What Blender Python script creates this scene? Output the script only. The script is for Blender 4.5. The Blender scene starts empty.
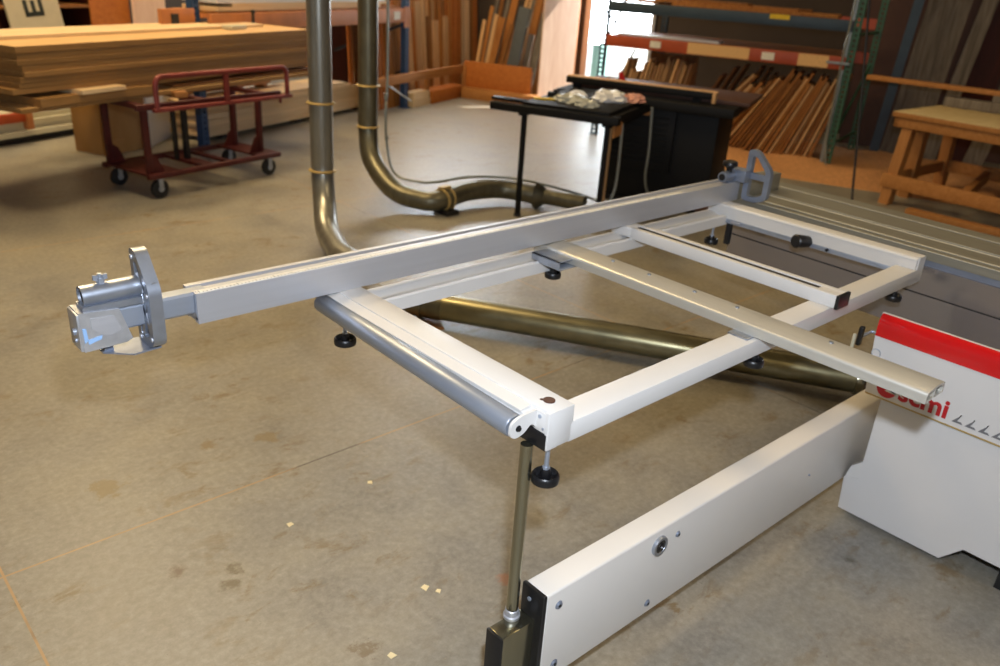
import bpy, bmesh, math, random
from mathutils import Vector, Matrix
random.seed(7)
SC = bpy.context.scene
COL = SC.collection
PI = math.pi
C23, S23 = math.cos(math.radians(23)), math.sin(math.radians(23))
RZ = math.radians(23)            # the building is turned 23 degrees from the saw


def W(u, v, z=0.0):
    "building coordinates (u along the back wall, v towards it) to world"
    return (u * C23 - v * S23, u * S23 + v * C23, z)


# ------------------------------------------------------------------ materials
def lin(h):
    h = h.lstrip('#')
    r = []
    for i in (0, 2, 4):
        v = int(h[i:i + 2], 16) / 255
        r.append(v / 12.92 if v <= .04045 else ((v + .055) / 1.055) ** 2.4)
    return (*r, 1)


class NT:
    def __init__(s, name):
        s.m = bpy.data.materials.new(name)
        s.m.use_nodes = True
        s.t = s.m.node_tree
        s.n = s.t.nodes
        s.b = s.n['Principled BSDF']

    def new(s, kind, **kw):
        n = s.n.new(kind)
        for k, v in kw.items():
            if k in n.inputs:
                n.inputs[k].default_value = v
            else:
                setattr(n, k, v)
        return n

    def link(s, a, b):
        s.t.links.new(a, b)

    def coord(s, scale=(1, 1, 1), obj=True, rot=(0, 0, 0)):
        tc = s.new('ShaderNodeTexCoord')
        mp = s.new('ShaderNodeMapping')
        mp.inputs['Scale'].default_value = scale
        mp.inputs['Rotation'].default_value = rot
        if obj:
            oi = s.new('ShaderNodeObjectInfo')
            add = s.new('ShaderNodeVectorMath', operation='ADD')
            ml = s.new('ShaderNodeMath', operation='MULTIPLY')
            ml.inputs[1].default_value = 37.0
            s.link(oi.outputs['Random'], ml.inputs[0])
            s.link(tc.outputs['Object'], add.inputs[0])
            s.link(ml.outputs[0], add.inputs[1])
            s.link(add.outputs[0], mp.inputs['Vector'])
        else:
            s.link(tc.outputs['Object'], mp.inputs['Vector'])
        return mp.outputs['Vector']

    def noise(s, vec, scale=5, detail=4, rough=.55, dist=0):
        n = s.new('ShaderNodeTexNoise')
        n.inputs['Scale'].default_value = scale
        n.inputs['Detail'].default_value = detail
        n.inputs['Roughness'].default_value = rough
        n.inputs['Distortion'].default_value = dist
        s.link(vec, n.inputs['Vector'])
        return n.outputs['Fac']

    def ramp(s, fac, stops):
        r = s.new('ShaderNodeValToRGB')
        el = r.color_ramp.elements
        while len(el) > 1:
            el.remove(el[-1])
        el[0].position, el[0].color = stops[0]
        for p, c in stops[1:]:
            e = el.new(p)
            e.color = c
        s.link(fac, r.inputs['Fac'])
        return r.outputs['Color']

    def mix(s, fac, a, b, mode='MIX'):
        m = s.new('ShaderNodeMix', data_type='RGBA', blend_type=mode)
        for k, v in ((0, fac), (6, a), (7, b)):
            if isinstance(v, (int, float, tuple)):
                m.inputs[k].default_value = v
            else:
                s.link(v, m.inputs[k])
        return m.outputs[2]

    def bump(s, fac, strength=.2, dist=.01):
        b = s.new('ShaderNodeBump')
        b.inputs['Strength'].default_value = strength
        b.inputs['Distance'].default_value = dist
        s.link(fac, b.inputs['Height'])
        s.link(b.outputs[0], s.b.inputs['Normal'])


def mat_plain(name, col, rough=.5, metal=0.0, var=.08, scale=12, spec=.5, bump=0, coat=0):
    t = NT(name)
    c = lin(col)
    v = t.coord((1, 1, 1))
    n = t.noise(v, scale, 5)
    d = tuple(x * (1 - var) for x in c[:3]) + (1,)
    e = tuple(min(1, x * (1 + var)) for x in c[:3]) + (1,)
    t.link(t.ramp(n, [(.3, d), (.7, e)]), t.b.inputs['Base Color'])
    t.b.inputs['Roughness'].default_value = rough
    t.b.inputs['Metallic'].default_value = metal
    t.b.inputs['Specular IOR Level'].default_value = spec
    t.b.inputs['Coat Weight'].default_value = coat
    if bump:
        t.bump(n, bump, .002)
    return t.m


def mat_metal(name, col, rough=.35, var=.1, stretch=(1, 30, 30), scale=3, metal=.7):
    t = NT(name)
    c = lin(col)
    v = t.coord(stretch)
    n = t.noise(v, scale, 5)
    n2 = t.noise(t.coord((1, 1, 1)), 7, 4)
    d = tuple(x * (1 - var) for x in c[:3]) + (1,)
    t.link(t.ramp(n, [(.3, d), (.7, c)]), t.b.inputs['Base Color'])
    t.b.inputs['Metallic'].default_value = metal
    r = t.new('ShaderNodeMapRange')
    r.inputs['To Min'].default_value = max(.05, rough - .08)
    r.inputs['To Max'].default_value = rough + .1
    t.link(n2, r.inputs['Value'])
    t.link(r.outputs[0], t.b.inputs['Roughness'])
    return t.m


def mat_wood(name, a, b, stretch=(1, 14, 14), scale=1.6, rough=.6, tint=.25, rot=(0, 0, 0)):
    t = NT(name)
    v = t.coord(stretch, rot=rot)
    n = t.noise(v, scale, 6, .6, 1.2)
    col = t.ramp(n, [(.25, lin(a)), (.75, lin(b))])
    oi = t.new('ShaderNodeObjectInfo')
    mr = t.new('ShaderNodeMapRange')
    mr.inputs['To Min'].default_value = 1 - tint
    mr.inputs['To Max'].default_value = 1 + tint * .6
    t.link(oi.outputs['Random'], mr.inputs['Value'])
    cm = t.new('ShaderNodeCombineColor')
    for i in range(3):
        t.link(mr.outputs[0], cm.inputs[i])
    t.link(t.mix(1.0, col, cm.outputs[0], 'MULTIPLY'), t.b.inputs['Base Color'])
    t.b.inputs['Roughness'].default_value = rough
    t.b.inputs['Specular IOR Level'].default_value = .3
    return t.m


STAINS = [(.81, 1.965, .026, '#54452c'), (.775, 1.915, .020, '#54452c'), (.678, 2.067, .018, '#5b4032'), (.955, 1.43, .036, '#6a5a45'), (1.05, 2.68, .03, '#77613a'), (1.26, 2.60, .045, '#7b6844'),
          (.66, 2.62, .06, '#7c6a45'), (2.434, .766, .012, '#4a4232'), (2.36, 1.32, .025, '#5c4a30'), (1.45, 1.42, .02, '#9a6a50')]


def mat_floor():
    t = NT('concrete_floor')
    v = t.coord((1, 1, 1), obj=False)
    big = t.noise(v, .8, 5, .6)
    mid = t.noise(v, 3.2, 8, .68, .3)
    fine = t.noise(v, 38, 8, .75)
    base = t.ramp(mid, [(.30, lin('#67635e')), (.46, lin('#7d7a73')), (.58, lin('#8a867c')), (.74, lin('#9a9484'))])
    base = t.mix(t.ramp(big, [(.35, (0, 0, 0, 1)), (.65, (.6, .6, .6, 1))]), base, lin('#8a7d60'))
    base = t.mix(.32, base, t.ramp(fine, [(.32, lin('#605c56')), (.5, lin('#8b8882')), (.68, lin('#b3afa6'))]))
    # brown wear stains with ragged outlines
    s1 = t.noise(t.coord((1, 1.7, 1), obj=False, rot=(0, 0, .4)), 5.5, 10, .74, .4)
    s1m = t.ramp(s1, [(.54, (0, 0, 0, 1)), (.63, (.8, .8, .8, 1))])
    s2 = t.noise(v, 1.3, 3)
    s2m = t.ramp(s2, [(.44, (0, 0, 0, 1)), (.60, (1, 1, 1, 1))])
    base = t.mix(t.mix(1.0, s1m, s2m, 'MULTIPLY'), base, lin('#6f5a38'))
    s3 = t.noise(v, 26, 6, .7, .5)
    base = t.mix(t.ramp(s3, [(.66, (0, 0, 0, 1)), (.73, (.55, .55, .55, 1))]), base, lin('#4f4433'))
    s4 = t.noise(t.coord((1, 7, 1), obj=False, rot=(0, 0, -.5)), 9, 8, .75, .2)
    base = t.mix(t.ramp(s4, [(.66, (0, 0, 0, 1)), (.72, (.4, .4, .4, 1))]), base, lin('#5d543f'))
    s5 = t.noise(v, 17, 6, .7, .2)
    base = t.mix(t.ramp(s5, [(.67, (0, 0, 0, 1)), (.75, (.5, .5, .5, 1))]), base, lin('#c2b698'))
    # a few stains with a place of their own
    wob = t.noise(v, 16, 7, .75)
    for (sx, sy, sr, sc_) in STAINS:
        d = t.new('ShaderNodeVectorMath', operation='DISTANCE')
        d.inputs[1].default_value = (sx, sy, 0)
        t.link(v, d.inputs[0])
        ad = t.new('ShaderNodeMath', operation='MULTIPLY_ADD')
        ad.inputs[1].default_value = sr * 6.0
        t.link(wob, ad.inputs[0])
        t.link(d.outputs['Value'], ad.inputs[2])
        m_ = t.ramp(ad.outputs[0], [(sr * 3.6, (.7, .7, .7, 1)), (sr * 3.6 + .02, (0, 0, 0, 1))])
        base = t.mix(m_, base, lin(sc_))
    # sawn slab joints every 3.05 m, packed with wood dust
    sep = t.new('ShaderNodeSeparateXYZ')
    t.link(v, sep.inputs[0])
    jm = None
    for ax, off in ((0, .272), (1, 2.345)):
        a = t.new('ShaderNodeMath', operation='SUBTRACT')
        a.inputs[1].default_value = off - 1.525
        t.link(sep.outputs[ax], a.inputs[0])
        w = t.new('ShaderNodeMath', operation='WRAP')
        w.inputs[1].default_value = 0
        w.inputs[2].default_value = 3.05
        t.link(a.outputs[0], w.inputs[0])
        b = t.new('ShaderNodeMath', operation='SUBTRACT')
        b.inputs[1].default_value = 1.525
        t.link(w.outputs[0], b.inputs[0])
        c = t.new('ShaderNodeMath', operation='ABSOLUTE')
        t.link(b.outputs[0], c.inputs[0])
        d = t.new('ShaderNodeMath', operation='LESS_THAN')
        d.inputs[1].default_value = .0034
        t.link(c.outputs[0], d.inputs[0])
        if jm is None:
            jm = d.outputs[0]
        else:
            mx = t.new('ShaderNodeMath', operation='MAXIMUM')
            t.link(jm, mx.inputs[0])
            t.link(d.outputs[0], mx.inputs[1])
            jm = mx.outputs[0]
    jc = t.ramp(t.noise(v, 2.3, 3), [(.42, lin('#4a4038')), (.50, lin('#a5845a')), (.8, lin('#b39066'))])
    jf = t.new('ShaderNodeMath', operation='MULTIPLY')
    jf.inputs[1].default_value = .9
    t.link(jm, jf.inputs[0])
    base = t.mix(jf.outputs[0], base, jc)
    t.link(base, t.b.inputs['Base Color'])
    r = t.new('ShaderNodeMapRange')
    r.inputs['To Min'].default_value = .3
    r.inputs['To Max'].default_value = .52
    t.link(mid, r.inputs['Value'])
    t.link(r.outputs[0], t.b.inputs['Roughness'])
    return t.m


M = {}
M['floor'] = mat_floor()
M['white'] = mat_plain('white_paint', '#cfcdca', .38, var=.03, scale=4)
M['arm_white'] = mat_plain('arm_paint', '#d8d4ce', .4, var=.03, scale=3)
M['cab_grey'] = mat_plain('cabinet_grey', '#cfcdcb', .42, var=.03, scale=3)
M['red'] = mat_plain('red_gloss', '#c40d10', .22, var=.03, scale=3, coat=.4)
M['logo_red'] = mat_plain('logo_red', '#b3141c', .5, var=.02)
M['logo_grey'] = mat_plain('logo_grey', '#6d6d70', .5, var=.02)
M['alu'] = mat_metal('anodised_aluminium', '#c4c5ca', .42, .05, metal=.6)
M['alu_y'] = mat_metal('anodised_aluminium_slider', '#9b988b', .40, .16, (30, 1, 30), metal=.55)
M['alu_side'] = mat_metal('aluminium_side', '#a39e9f', .2, .05, (30, 1, 30), metal=.75)
M['alu_bar'] = mat_metal('support_bar_aluminium', '#cfccc2', .42, .05, (30, 1, 30), metal=.6)
M['alu_cast'] = mat_plain('cast_aluminium', '#aab0bb', .38, .85, .08, 30)
M['alu_dark'] = mat_plain('painted_stop', '#8b93a3', .4, .55, .08, 20)
M['zinc'] = mat_metal('zinc_plate', '#b0b8c6', .38, .15, (1, 6, 6), metal=.65)
M['zinc_y'] = mat_metal('yellow_zinc', '#aaa690', .2, .25, (3, 3, 1), metal=.97)
M['steel_roller'] = mat_metal('roller_steel', '#9da4b0', .38, .06, (20, 1, 20), metal=.6)
M['galv'] = mat_metal('galvanised_duct', '#98968d', .33, .22, (6, 6, 1), 4, metal=.7)
M['galv_dull'] = mat_metal('dull_duct', '#77725f', .38, .3, (5, 5, 2), 4, metal=.75)
M['galv_brass'] = mat_metal('yellowed_duct', '#8f8869', .3, .3, (6, 1, 6), 3, metal=.8)
M['clamp'] = mat_plain('clamp_tan', '#b59b62', .5, .4)
M['black'] = mat_plain('black_plastic', '#141416', .35, var=.1)
M['rubber'] = mat_plain('black_rubber', '#17181b', .55)
M['blackpaint'] = mat_plain('black_paint', '#0b0a0a', .6, var=.2, spec=.25)
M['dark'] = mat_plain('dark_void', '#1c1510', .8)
M['tape'] = mat_plain('scale_tape', '#dcdad2', .45, var=.1, scale=60)
M['foil'] = mat_plain('foil_tape', '#c9cbd0', .33, .7, .15, 25)
M['cartred'] = mat_plain('cart_red', '#48120f', .55, .1, .25, 14)
M['cartred2'] = mat_plain('cart_rail_red', '#7a3430', .45, .2, .25, 14)
M['orange'] = mat_plain('rack_orange', '#a34420', .5, 0, .12, 6)
M['orange_pale'] = mat_plain('rack_orange_faded', '#b97748', .55, 0, .15, 6)
M['blue'] = mat_plain('rack_blue', '#27466f', .5, 0, .15, 8)
M['bluedark'] = mat_plain('rack_blue_dark', '#2c3e4e', .5, 0, .15, 8)
M['green'] = mat_plain('rack_green', '#2f5a41', .5, 0, .2, 10)
M['galvpipe'] = mat_plain('grey_conduit', '#8c8f88', .4, .6)
M['ply'] = mat_wood('plywood_sheet', '#b98f5c', '#cfab78', (1, 10, 10), 1.4, .6, .12)
M['ply_pale'] = mat_wood('pale_plywood', '#cfae82', '#e2c8a0', (1, 10, 30), 1.4, .6, .12)
M['plyedge_shade'] = mat_wood('sheet_edge_shade', '#7d5a31', '#a17a49', (1, 20, 60), 2, .7, .25)  # ply-edge brown with the stack's side shade mixed into the colour
M['board'] = mat_wood('lean_board', '#7d4a22', '#a87238', (14, 14, 1), 1.6, .7, .4)
M['board_pale'] = mat_wood('pale_board', '#b58a5c', '#cda678', (14, 14, 1), 1.6, .7, .35)
M['osb'] = mat_wood('strand_board', '#9a5420', '#bd7434', (6, 6, 6), 4, .7, .1)
M['bench'] = mat_wood('bench_wood', '#94602f', '#b37d48', (1, 12, 12), 2, .6, .12)
M['bench_v'] = mat_wood('bench_leg_wood', '#94602f', '#b37d48', (12, 12, 1), 2, .6, .12)
M['benchtop'] = mat_wood('bench_top', '#bfa878', '#d0bb8e', (2, 6, 6), 2, .55, .05)
M['grey_wood'] = mat_wood('weathered_wood', '#4c443c', '#8b8277', (9, 9, 1), 2, .8, .12)
M['redwood'] = mat_wood('dark_red_panel', '#2e120b', '#4a1c10', (6, 6, 1), 2, .6, .1)
M['carton'] = mat_wood('carton_board', '#a37640', '#b38750', (3, 3, 1), 1, .7, .03)
M['melamine'] = mat_plain('white_melamine', '#d8d9dd', .4, var=.02)
M['offwhite'] = mat_plain('offwhite_sheet', '#b9b39c', .5, var=.05)
M['sign'] = mat_plain('sign_board', '#b7ac92', .6, var=.04)
M['ink'] = mat_plain('sign_ink', '#1c2012', .6)
M['wall'] = mat_plain('wall_paint', '#3c3129', .8, var=.15, scale=2)
M['wall_pale'] = mat_plain('block_wall', '#a39c94', .8, var=.1, scale=5)
M['ceil'] = mat_plain('ceiling_paint', '#8a8174', .8, var=.1, scale=2)
M['paper'] = mat_plain('paper_label', '#dcd8cc', .6, var=.1, scale=60)
M['yellow'] = mat_plain('yellow_tag', '#d6b516', .5)
M['pinkply'] = mat_wood('pale_pink_plywood', '#d8b29a', '#ecd0bb', (6, 6, 1), 1.5, .6, .05)
M['sand'] = mat_plain('sawdust', '#c08a58', .95, 0, .18, 25, bump=.8)
M['chip'] = mat_plain('wood_chip', '#e0d2a8', .8)
M['plastic_bag'] = mat_plain('clear_bag', '#a9aaa0', .25, 0, .2, 20)
M['pink'] = mat_plain('pink_bag', '#c88f7d', .5)
M['redtool'] = mat_plain('red_tool', '#b31a12', .4)
M['bluemark'] = mat_plain('blue_marker', '#8fb2dc', .6)
M['slate'] = mat_plain('slate_grey', '#4c5157', .6)
M['teal'] = mat_plain('pale_teal', '#a9dcd6', .5)
M['brown'] = mat_plain('rust_brown', '#4a2c1c', .6)
M['grooveline'] = mat_plain('bright_edge', '#ebe7d6', .3, .3)
M['outside'] = mat_plain('outdoor_ground', '#c8c6be', .8)
def mat_notes():
    t = NT('written_card')
    v = t.coord((1, 1, 1))
    w = t.noise(t.coord((18, 18, 60)), 3.0, 4, .7)
    t.link(t.ramp(w, [(.33, lin('#54432f')), (.40, lin('#d9ae74')), (.8, lin('#dfb67e'))]), t.b.inputs['Base Color'])
    t.b.inputs['Roughness'].default_value = .7
    return t.m
M['notes'] = mat_notes()


# ------------------------------------------------------------------ mesh tools
class MB:
    def __init__(s):
        s.bm = bmesh.new()

    def _xf(s, vs, mtx):
        if mtx is not None:
            bmesh.ops.transform(s.bm, matrix=mtx, verts=vs)

    def box(s, x0, x1, y0, y1, z0, z1, bev=0.0, mtx=None, seg=2):
        r = bmesh.ops.create_cube(s.bm, size=1)
        vs = r['verts']
        m = Matrix.Translation(((x0 + x1) / 2, (y0 + y1) / 2, (z0 + z1) / 2)) @ Matrix.Diagonal((abs(x1 - x0), abs(y1 - y0), abs(z1 - z0), 1))
        bmesh.ops.transform(s.bm, matrix=m, verts=vs)
        if bev:
            es = list({e for v in vs for e in v.link_edges})
            r2 = bmesh.ops.bevel(s.bm, geom=es, offset=bev, segments=seg, profile=.5, affect='EDGES')
            vs = list({v for f in r2['faces'] for v in f.verts} | {v for v in vs if v.is_valid})
            # gather the whole island
            seen = set(vs)
            st = list(vs)
            while st:
                a = st.pop()
                for e in a.link_edges:
                    o = e.other_vert(a)
                    if o not in seen:
                        seen.add(o)
                        st.append(o)
            vs = list(seen)
        s._xf(vs, mtx)
        return s

    def prism(s, poly, axis, h0, h1, mtx=None):
        "polygon in the two remaining axes (xy for z, yz for x, xz for y), extruded"
        def P(a, b, h):
            return {'z': (a, b, h), 'x': (h, a, b), 'y': (a, h, b)}[axis]
        lo = [s.bm.verts.new(P(a, b, h0)) for a, b in poly]
        hi = [s.bm.verts.new(P(a, b, h1)) for a, b in poly]
        n = len(poly)
        fs = [s.bm.faces.new(lo), s.bm.faces.new(hi)]
        for i in range(n):
            fs.append(s.bm.faces.new((lo[i], lo[(i + 1) % n], hi[(i + 1) % n], hi[i])))
        s._xf(lo + hi, mtx)
        return s

    def hexa(s, b, t):
        "solid from four bottom and four top points"
        lo = [s.bm.verts.new(p) for p in b]
        hi = [s.bm.verts.new(p) for p in t]
        s.bm.faces.new(lo)
        s.bm.faces.new(hi)
        for i in range(4):
            s.bm.faces.new((lo[i], lo[(i + 1) % 4], hi[(i + 1) % 4], hi[i]))
        return s

    def ring(s, outer, inner, axis, h0, h1, mtx=None):
        "extruded band between two outlines of equal length (a plate with a hole)"
        def P(a, b, h):
            return {'z': (a, b, h), 'x': (h, a, b), 'y': (a, h, b)}[axis]
        n = len(outer)
        q = [[s.bm.verts.new(P(a, b, h)) for a, b in o] for o in (outer, inner) for h in (h0, h1)]
        o0, o1, i0, i1 = q
        for i in range(n):
            j = (i + 1) % n
            s.bm.faces.new((o0[i], o0[j], o1[j], o1[i]))
            s.bm.faces.new((i0[i], i0[j], i1[j], i1[i]))
            s.bm.faces.new((o0[i], o0[j], i0[j], i0[i]))
            s.bm.faces.new((o1[i], o1[j], i1[j], i1[i]))
        s._xf(o0 + o1 + i0 + i1, mtx)
        return s

    def lathe(s, prof, n=24, mtx=None):
        "profile of (r, z) turned about z; closed where r is 0"
        rings = []
        allv = []
        for r, z in prof:
            if r < 1e-6:
                rg = [s.bm.verts.new((0, 0, z))]
            else:
                rg = [s.bm.verts.new((r * math.cos(2 * PI * i / n), r * math.sin(2 * PI * i / n), z)) for i in range(n)]
            rings.append(rg)
            allv += rg
        for a, b in zip(rings, rings[1:]):
            for i in range(n):
                j = (i + 1) % n
                if len(a) == 1 and len(b) == 1:
                    continue
                if len(a) == 1:
                    s.bm.faces.new((a[0], b[i], b[j]))
                elif len(b) == 1:
                    s.bm.faces.new((a[i], a[j], b[0]))
                else:
                    s.bm.faces.new((a[i], a[j], b[j], b[i]))
        s._xf(allv, mtx)
        return s

    def cyl(s, p0, p1, r, r2=None, n=20, bev=0):
        p0, p1 = Vector(p0), Vector(p1)
        d = p1 - p0
        L = d.length
        q = d.to_track_quat('Z', 'Y').to_matrix().to_4x4()
        r2 = r if r2 is None else r2
        if bev:
            pr = [(0, 0), (r - bev, 0), (r, bev), (r2, L - bev), (r2 - bev, L), (0, L)]
        else:
            pr = [(0, 0), (r, 0), (r2, L), (0, L)]
        return s.lathe(pr, n, Matrix.Translation(p0) @ q)

    def pipe(s, p0, p1, r, ri, n=24):
        "hollow tube"
        p0, p1 = Vector(p0), Vector(p1)
        L = (p1 - p0).length
        q = (p1 - p0).to_track_quat('Z', 'Y').to_matrix().to_4x4()
        return s.lathe([(ri, 0), (r, 0), (r, L), (ri, L), (ri, 0)], n, Matrix.Translation(p0) @ q)

    def sweep(s, pts, r, n=16, cap=True):
        "round tube along a polyline"
        pts = [Vector(p) for p in pts]
        T = []
        for i in range(len(pts)):
            a = pts[max(0, i - 1)]
            b = pts[min(len(pts) - 1, i + 1)]
            T.append((b - a).normalized())
        up = Vector((0, 0, 1)) if abs(T[0].z) < .9 else Vector((1, 0, 0))
        N = (up - T[0] * up.dot(T[0])).normalized()
        rings = []
        for p, t in zip(pts, T):
            N = (N - t * N.dot(t)).normalized()
            B = t.cross(N)
            rr = r
            rings.append([s.bm.verts.new(p + (N * math.cos(2 * PI * k / n) + B * math.sin(2 * PI * k / n)) * rr) for k in range(n)])
        for a, b in zip(rings, rings[1:]):
            for k in range(n):
                s.bm.faces.new((a[k], a[(k + 1) % n], b[(k + 1) % n], b[k]))
        if cap:
            s.bm.faces.new(rings[0])
            s.bm.faces.new(rings[-1])
        return s

    def build(s, name, mat, parent=None, smooth=True, angle=38):
        bm = s.bm
        bmesh.ops.recalc_face_normals(bm, faces=bm.faces)
        if smooth:
            for f in bm.faces:
                f.smooth = True
            for e in bm.edges:
                if len(e.link_faces) == 2 and e.calc_face_angle(0) > math.radians(angle):
                    e.smooth = False
        me = bpy.data.meshes.new(name)
        bm.to_mesh(me)
        bm.free()
        me.materials.append(mat if not isinstance(mat, str) else M[mat])
        o = bpy.data.objects.new(name, me)
        COL.objects.link(o)
        if parent is not None:
            o.parent = parent
        return o


ORIG = {}


def thing(name, label, cat, loc=(0, 0, 0), rz=0.0, group=None):
    o = bpy.data.objects.new(name, None)
    o.empty_display_size = .1
    COL.objects.link(o)
    o.location = loc
    o.rotation_euler = (0, 0, rz)
    o['label'] = label
    o['category'] = cat
    if group:
        o['group'] = group
    ORIG[o.name] = (Vector(loc), rz)
    return o


def build(mb, name, mat, parent=None, world=True, **k):
    "world=True: the mesh was written in world coordinates"
    if parent is not None and world:
        # undo the thing's own placement (walk up to the top-level thing)
        p = parent
        while p.parent is not None:
            p = p.parent
        if p.name in ORIG:
            loc, rz = ORIG[p.name]
        else:
            loc, rz = p.location.copy(), p.rotation_euler.z
        mw = Matrix.Translation(loc) @ Matrix.Rotation(rz, 4, 'Z')
        bmesh.ops.transform(mb.bm, matrix=mw.inverted(), verts=mb.bm.verts)
    return mb.build(name, mat, parent, **k)


def tag(o, label, cat, group=None, kind=None):
    o['label'] = label
    o['category'] = cat
    if group:
        o['group'] = group
    if kind:
        o['kind'] = kind
    return o


def single(mb, name, mat, label, cat, loc=(0, 0, 0), rz=0.0, group=None, kind=None, **k):
    "a thing that is one mesh, written in its own local coordinates"
    o = mb.build(name, mat, None, **k)
    o.location = loc
    o.rotation_euler = (0, 0, rz)
    return tag(o, label, cat, group, kind)


def struct(mb, name, mat, **k):
    o = mb.build(name, mat, None, **k)
    o['kind'] = 'structure'
    return o


def arc(cx, cz, r, a0, a1, n=10):
    return [(cx + r * math.cos(math.radians(a0 + (a1 - a0) * i / n)), cz + r * math.sin(math.radians(a0 + (a1 - a0) * i / n))) for i in range(n + 1)]


def rounded(pts, r, seg=5):
    "round the corners of a polygon"
    out = []
    n = len(pts)
    for i in range(n):
        p0, p, p1 = Vector(pts[i - 1]), Vector(pts[i]), Vector(pts[(i + 1) % n])
        a = (p0 - p)
        b = (p1 - p)
        d = min(r, a.length * .45, b.length * .45)
        A = p + a.normalized() * d
        B = p + b.normalized() * d
        for k in range(seg + 1):
            t = k / seg
            q = A * (1 - t) ** 2 + p * 2 * t * (1 - t) + B * t * t
            out.append((q.x, q.y))
    return out


def catmull(pts, n=8):
    P = [Vector(p) for p in pts]
    P = [P[0] * 2 - P[1]] + P + [P[-1] * 2 - P[-2]]
    out = []
    for i in range(1, len(P) - 2):
        for k in range(n):
            t = k / n
            a, b, c, d = P[i - 1], P[i], P[i + 1], P[i + 2]
            out.append(.5 * ((2 * b) + (c - a) * t + (2 * a - 5 * b + 4 * c - d) * t * t + (3 * b - a - 3 * c + d) * t ** 3))
    out.append(P[-2])
    return out

# ================================================================= CROSSCUT TABLE (white frame)
ct = thing('crosscut_table', 'white steel crosscut table frame with slotted crosspiece, attached to the saw sliding table', 'table frame', (2.05, 1.43, 0))
b = MB()
b.box(1.1235, 1.197, 1.001, 1.88, .808, .90, .004)
b.box(1.1185, 1.15, 1.0012, 1.012, .808, .8995, .001)
eb = build(b, 'end_beam', 'white', ct)
b = MB()
b.cyl((1.160, 1.045, .8985), (1.160, 1.045, .9025), .0135, n=18)
b.cyl((1.150, 1.058, .8985), (1.150, 1.058, .9015), .004, n=10)
build(b, 'rusty_plug', 'brown', eb)
b = MB()
b.box(1.185, 3.035, 1.001, 1.076, .806, .858, .004)
b.prism([(2.95, .806), (3.038, .806), (3.038, .845), (3.022, .904), (2.985, .904), (2.985, .858), (2.95, .858)], 'y', 1.0015, 1.012)
build(b, 'front_beam', 'white', ct)
b = MB()
b.prism([(1.79, .818), (1.79, .856), (1.795, .861), (1.806, .859), (1.815, .852), (1.84, .852), (1.852, .861), (1.885, .861), (1.89, .857), (1.89, .818)], 'x', 1.19, 2.99)
build(b, 'rear_beam', 'white', ct)
# rail on the saw side, rounded on top
b = MB()
pr = [(2.975, .846)] + [(2.975, .892)] + arc(2.985, .890, .012, 170, 90, 4) + arc(3.035, .885, .017, 90, 10, 4) + [(3.052, .862), (3.052, .846)]
b.prism(pr, 'y', 1.006, 1.885)
sr = build(b, 'side_rail', 'white', ct)
b = MB()
b.box(2.978, 3.02, 1.03, 1.80, .829, .846, .002)
b.box(2.972, 2.979, 1.03, 1.80, .829, .833)
ch = build(b, 'clamp_channel', 'zinc', ct)
b = MB()
b.box(2.970, 2.978, 1.72, 1.765, .834, .843, .002)
build(b, 'slide_nut', 'alu', ch)
b = MB()
b.cyl((2.890, 1.428, .862), (2.962, 1.410, .853), .0265, .0225, 24, .005)
b.cyl((2.95, 1.412, .852), (2.985, 1.407, .846), .010, n=12)
build(b, 'clamp_handle', 'black', ct)
b = MB()
b.cyl((2.968, 1.335, .838), (2.980, 1.335, .838), .006, n=12)
build(b, 'set_screw', 'black', ct)
# slotted crosspiece
b = MB()
b.box(2.352, 2.374, .992, 1.80, .858, .8995, .002)
b.box(2.402, 2.424, .992, 1.80, .858, .8995, .002)
b.box(2.373, 2.403, .992, 1.80, .858, .866)
b.box(2.373, 2.403, .992, 1.065, .866, .899)
b.box(2.352, 2.424, 1.798, 1.89, .8608, .8975, .002)
sb = build(b, 'slotted_beam', 'white', ct)
b = MB()
b.box(2.350, 2.426, .982, .993, .856, .901, .002)
build(b, 'end_cap', 'black', sb)
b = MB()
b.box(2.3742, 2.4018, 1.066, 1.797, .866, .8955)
build(b, 'slot_shade', 'dark', sb)  # dark filler standing in for the shade inside the slot
# roller
b = MB()
b.lathe([(.010, 0), (.024, 0), (.0265, .004), (.0265, .806), (.024, .81), (.010, .81)], 32,
        Matrix.Translation((1.066, 1.052, .866)) @ Matrix.Rotation(math.radians(-1.5), 4, 'Z') @ Matrix.Rotation(-PI / 2, 4, 'X'))
ro = build(b, 'roller', 'steel_roller', ct)
b = MB()
b.cyl((1.0656, 1.038, .866), (1.088, 1.875, .866), .0075, n=12)
build(b, 'axle', 'black', ro)
b = MB()
b.box(1.0955, 1.1235, 1.046, 1.868, .858, .886, .002)
b.prism([(1.1235, .886), (1.092, .886), (1.092, .891), (1.1235, .896)], 'y', 1.062, 1.86)
br = build(b, 'roller_bracket', 'white', ct)
for yy in (1.043,):
    b = MB()
    o = rounded([(1.1235, .846), (1.1235, .894), (1.068, .892), (1.045, .882), (1.043, .852), (1.060, .842), (1.085, .848), (1.105, .866)], .010)
    b.prism(o, 'y', yy - .004, yy + .003)
    build(b, 'bracket_lug', 'white', br)
b = MB()
b.cyl((1.066, 1.0345, .866), (1.066, 1.0365, .866), .0055, n=12)
build(b, 'axle_hole', 'black', br)
b = MB()
b.box(1.1195, 1.1245, 1.012, 1.046, .846, .894, .001)
bp = build(b, 'corner_plate', 'white', ct)
for yy, zz, r in ((1.030, .882, .0045), (1.018, .856, .003)):
    b = MB()
    b.cyl((1.1175, yy, zz), (1.1205, yy, zz), r, n=12)
    build(b, 'screw', 'zinc', bp)
b = MB()
b.box(1.1235, 1.190, 1.012, 1.078, .802, .8085, .001)
b.box(1.1175, 1.125, 1.006, 1.115, .806, .845, .001)
build(b, 'corner_cap', 'black', ct)


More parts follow.
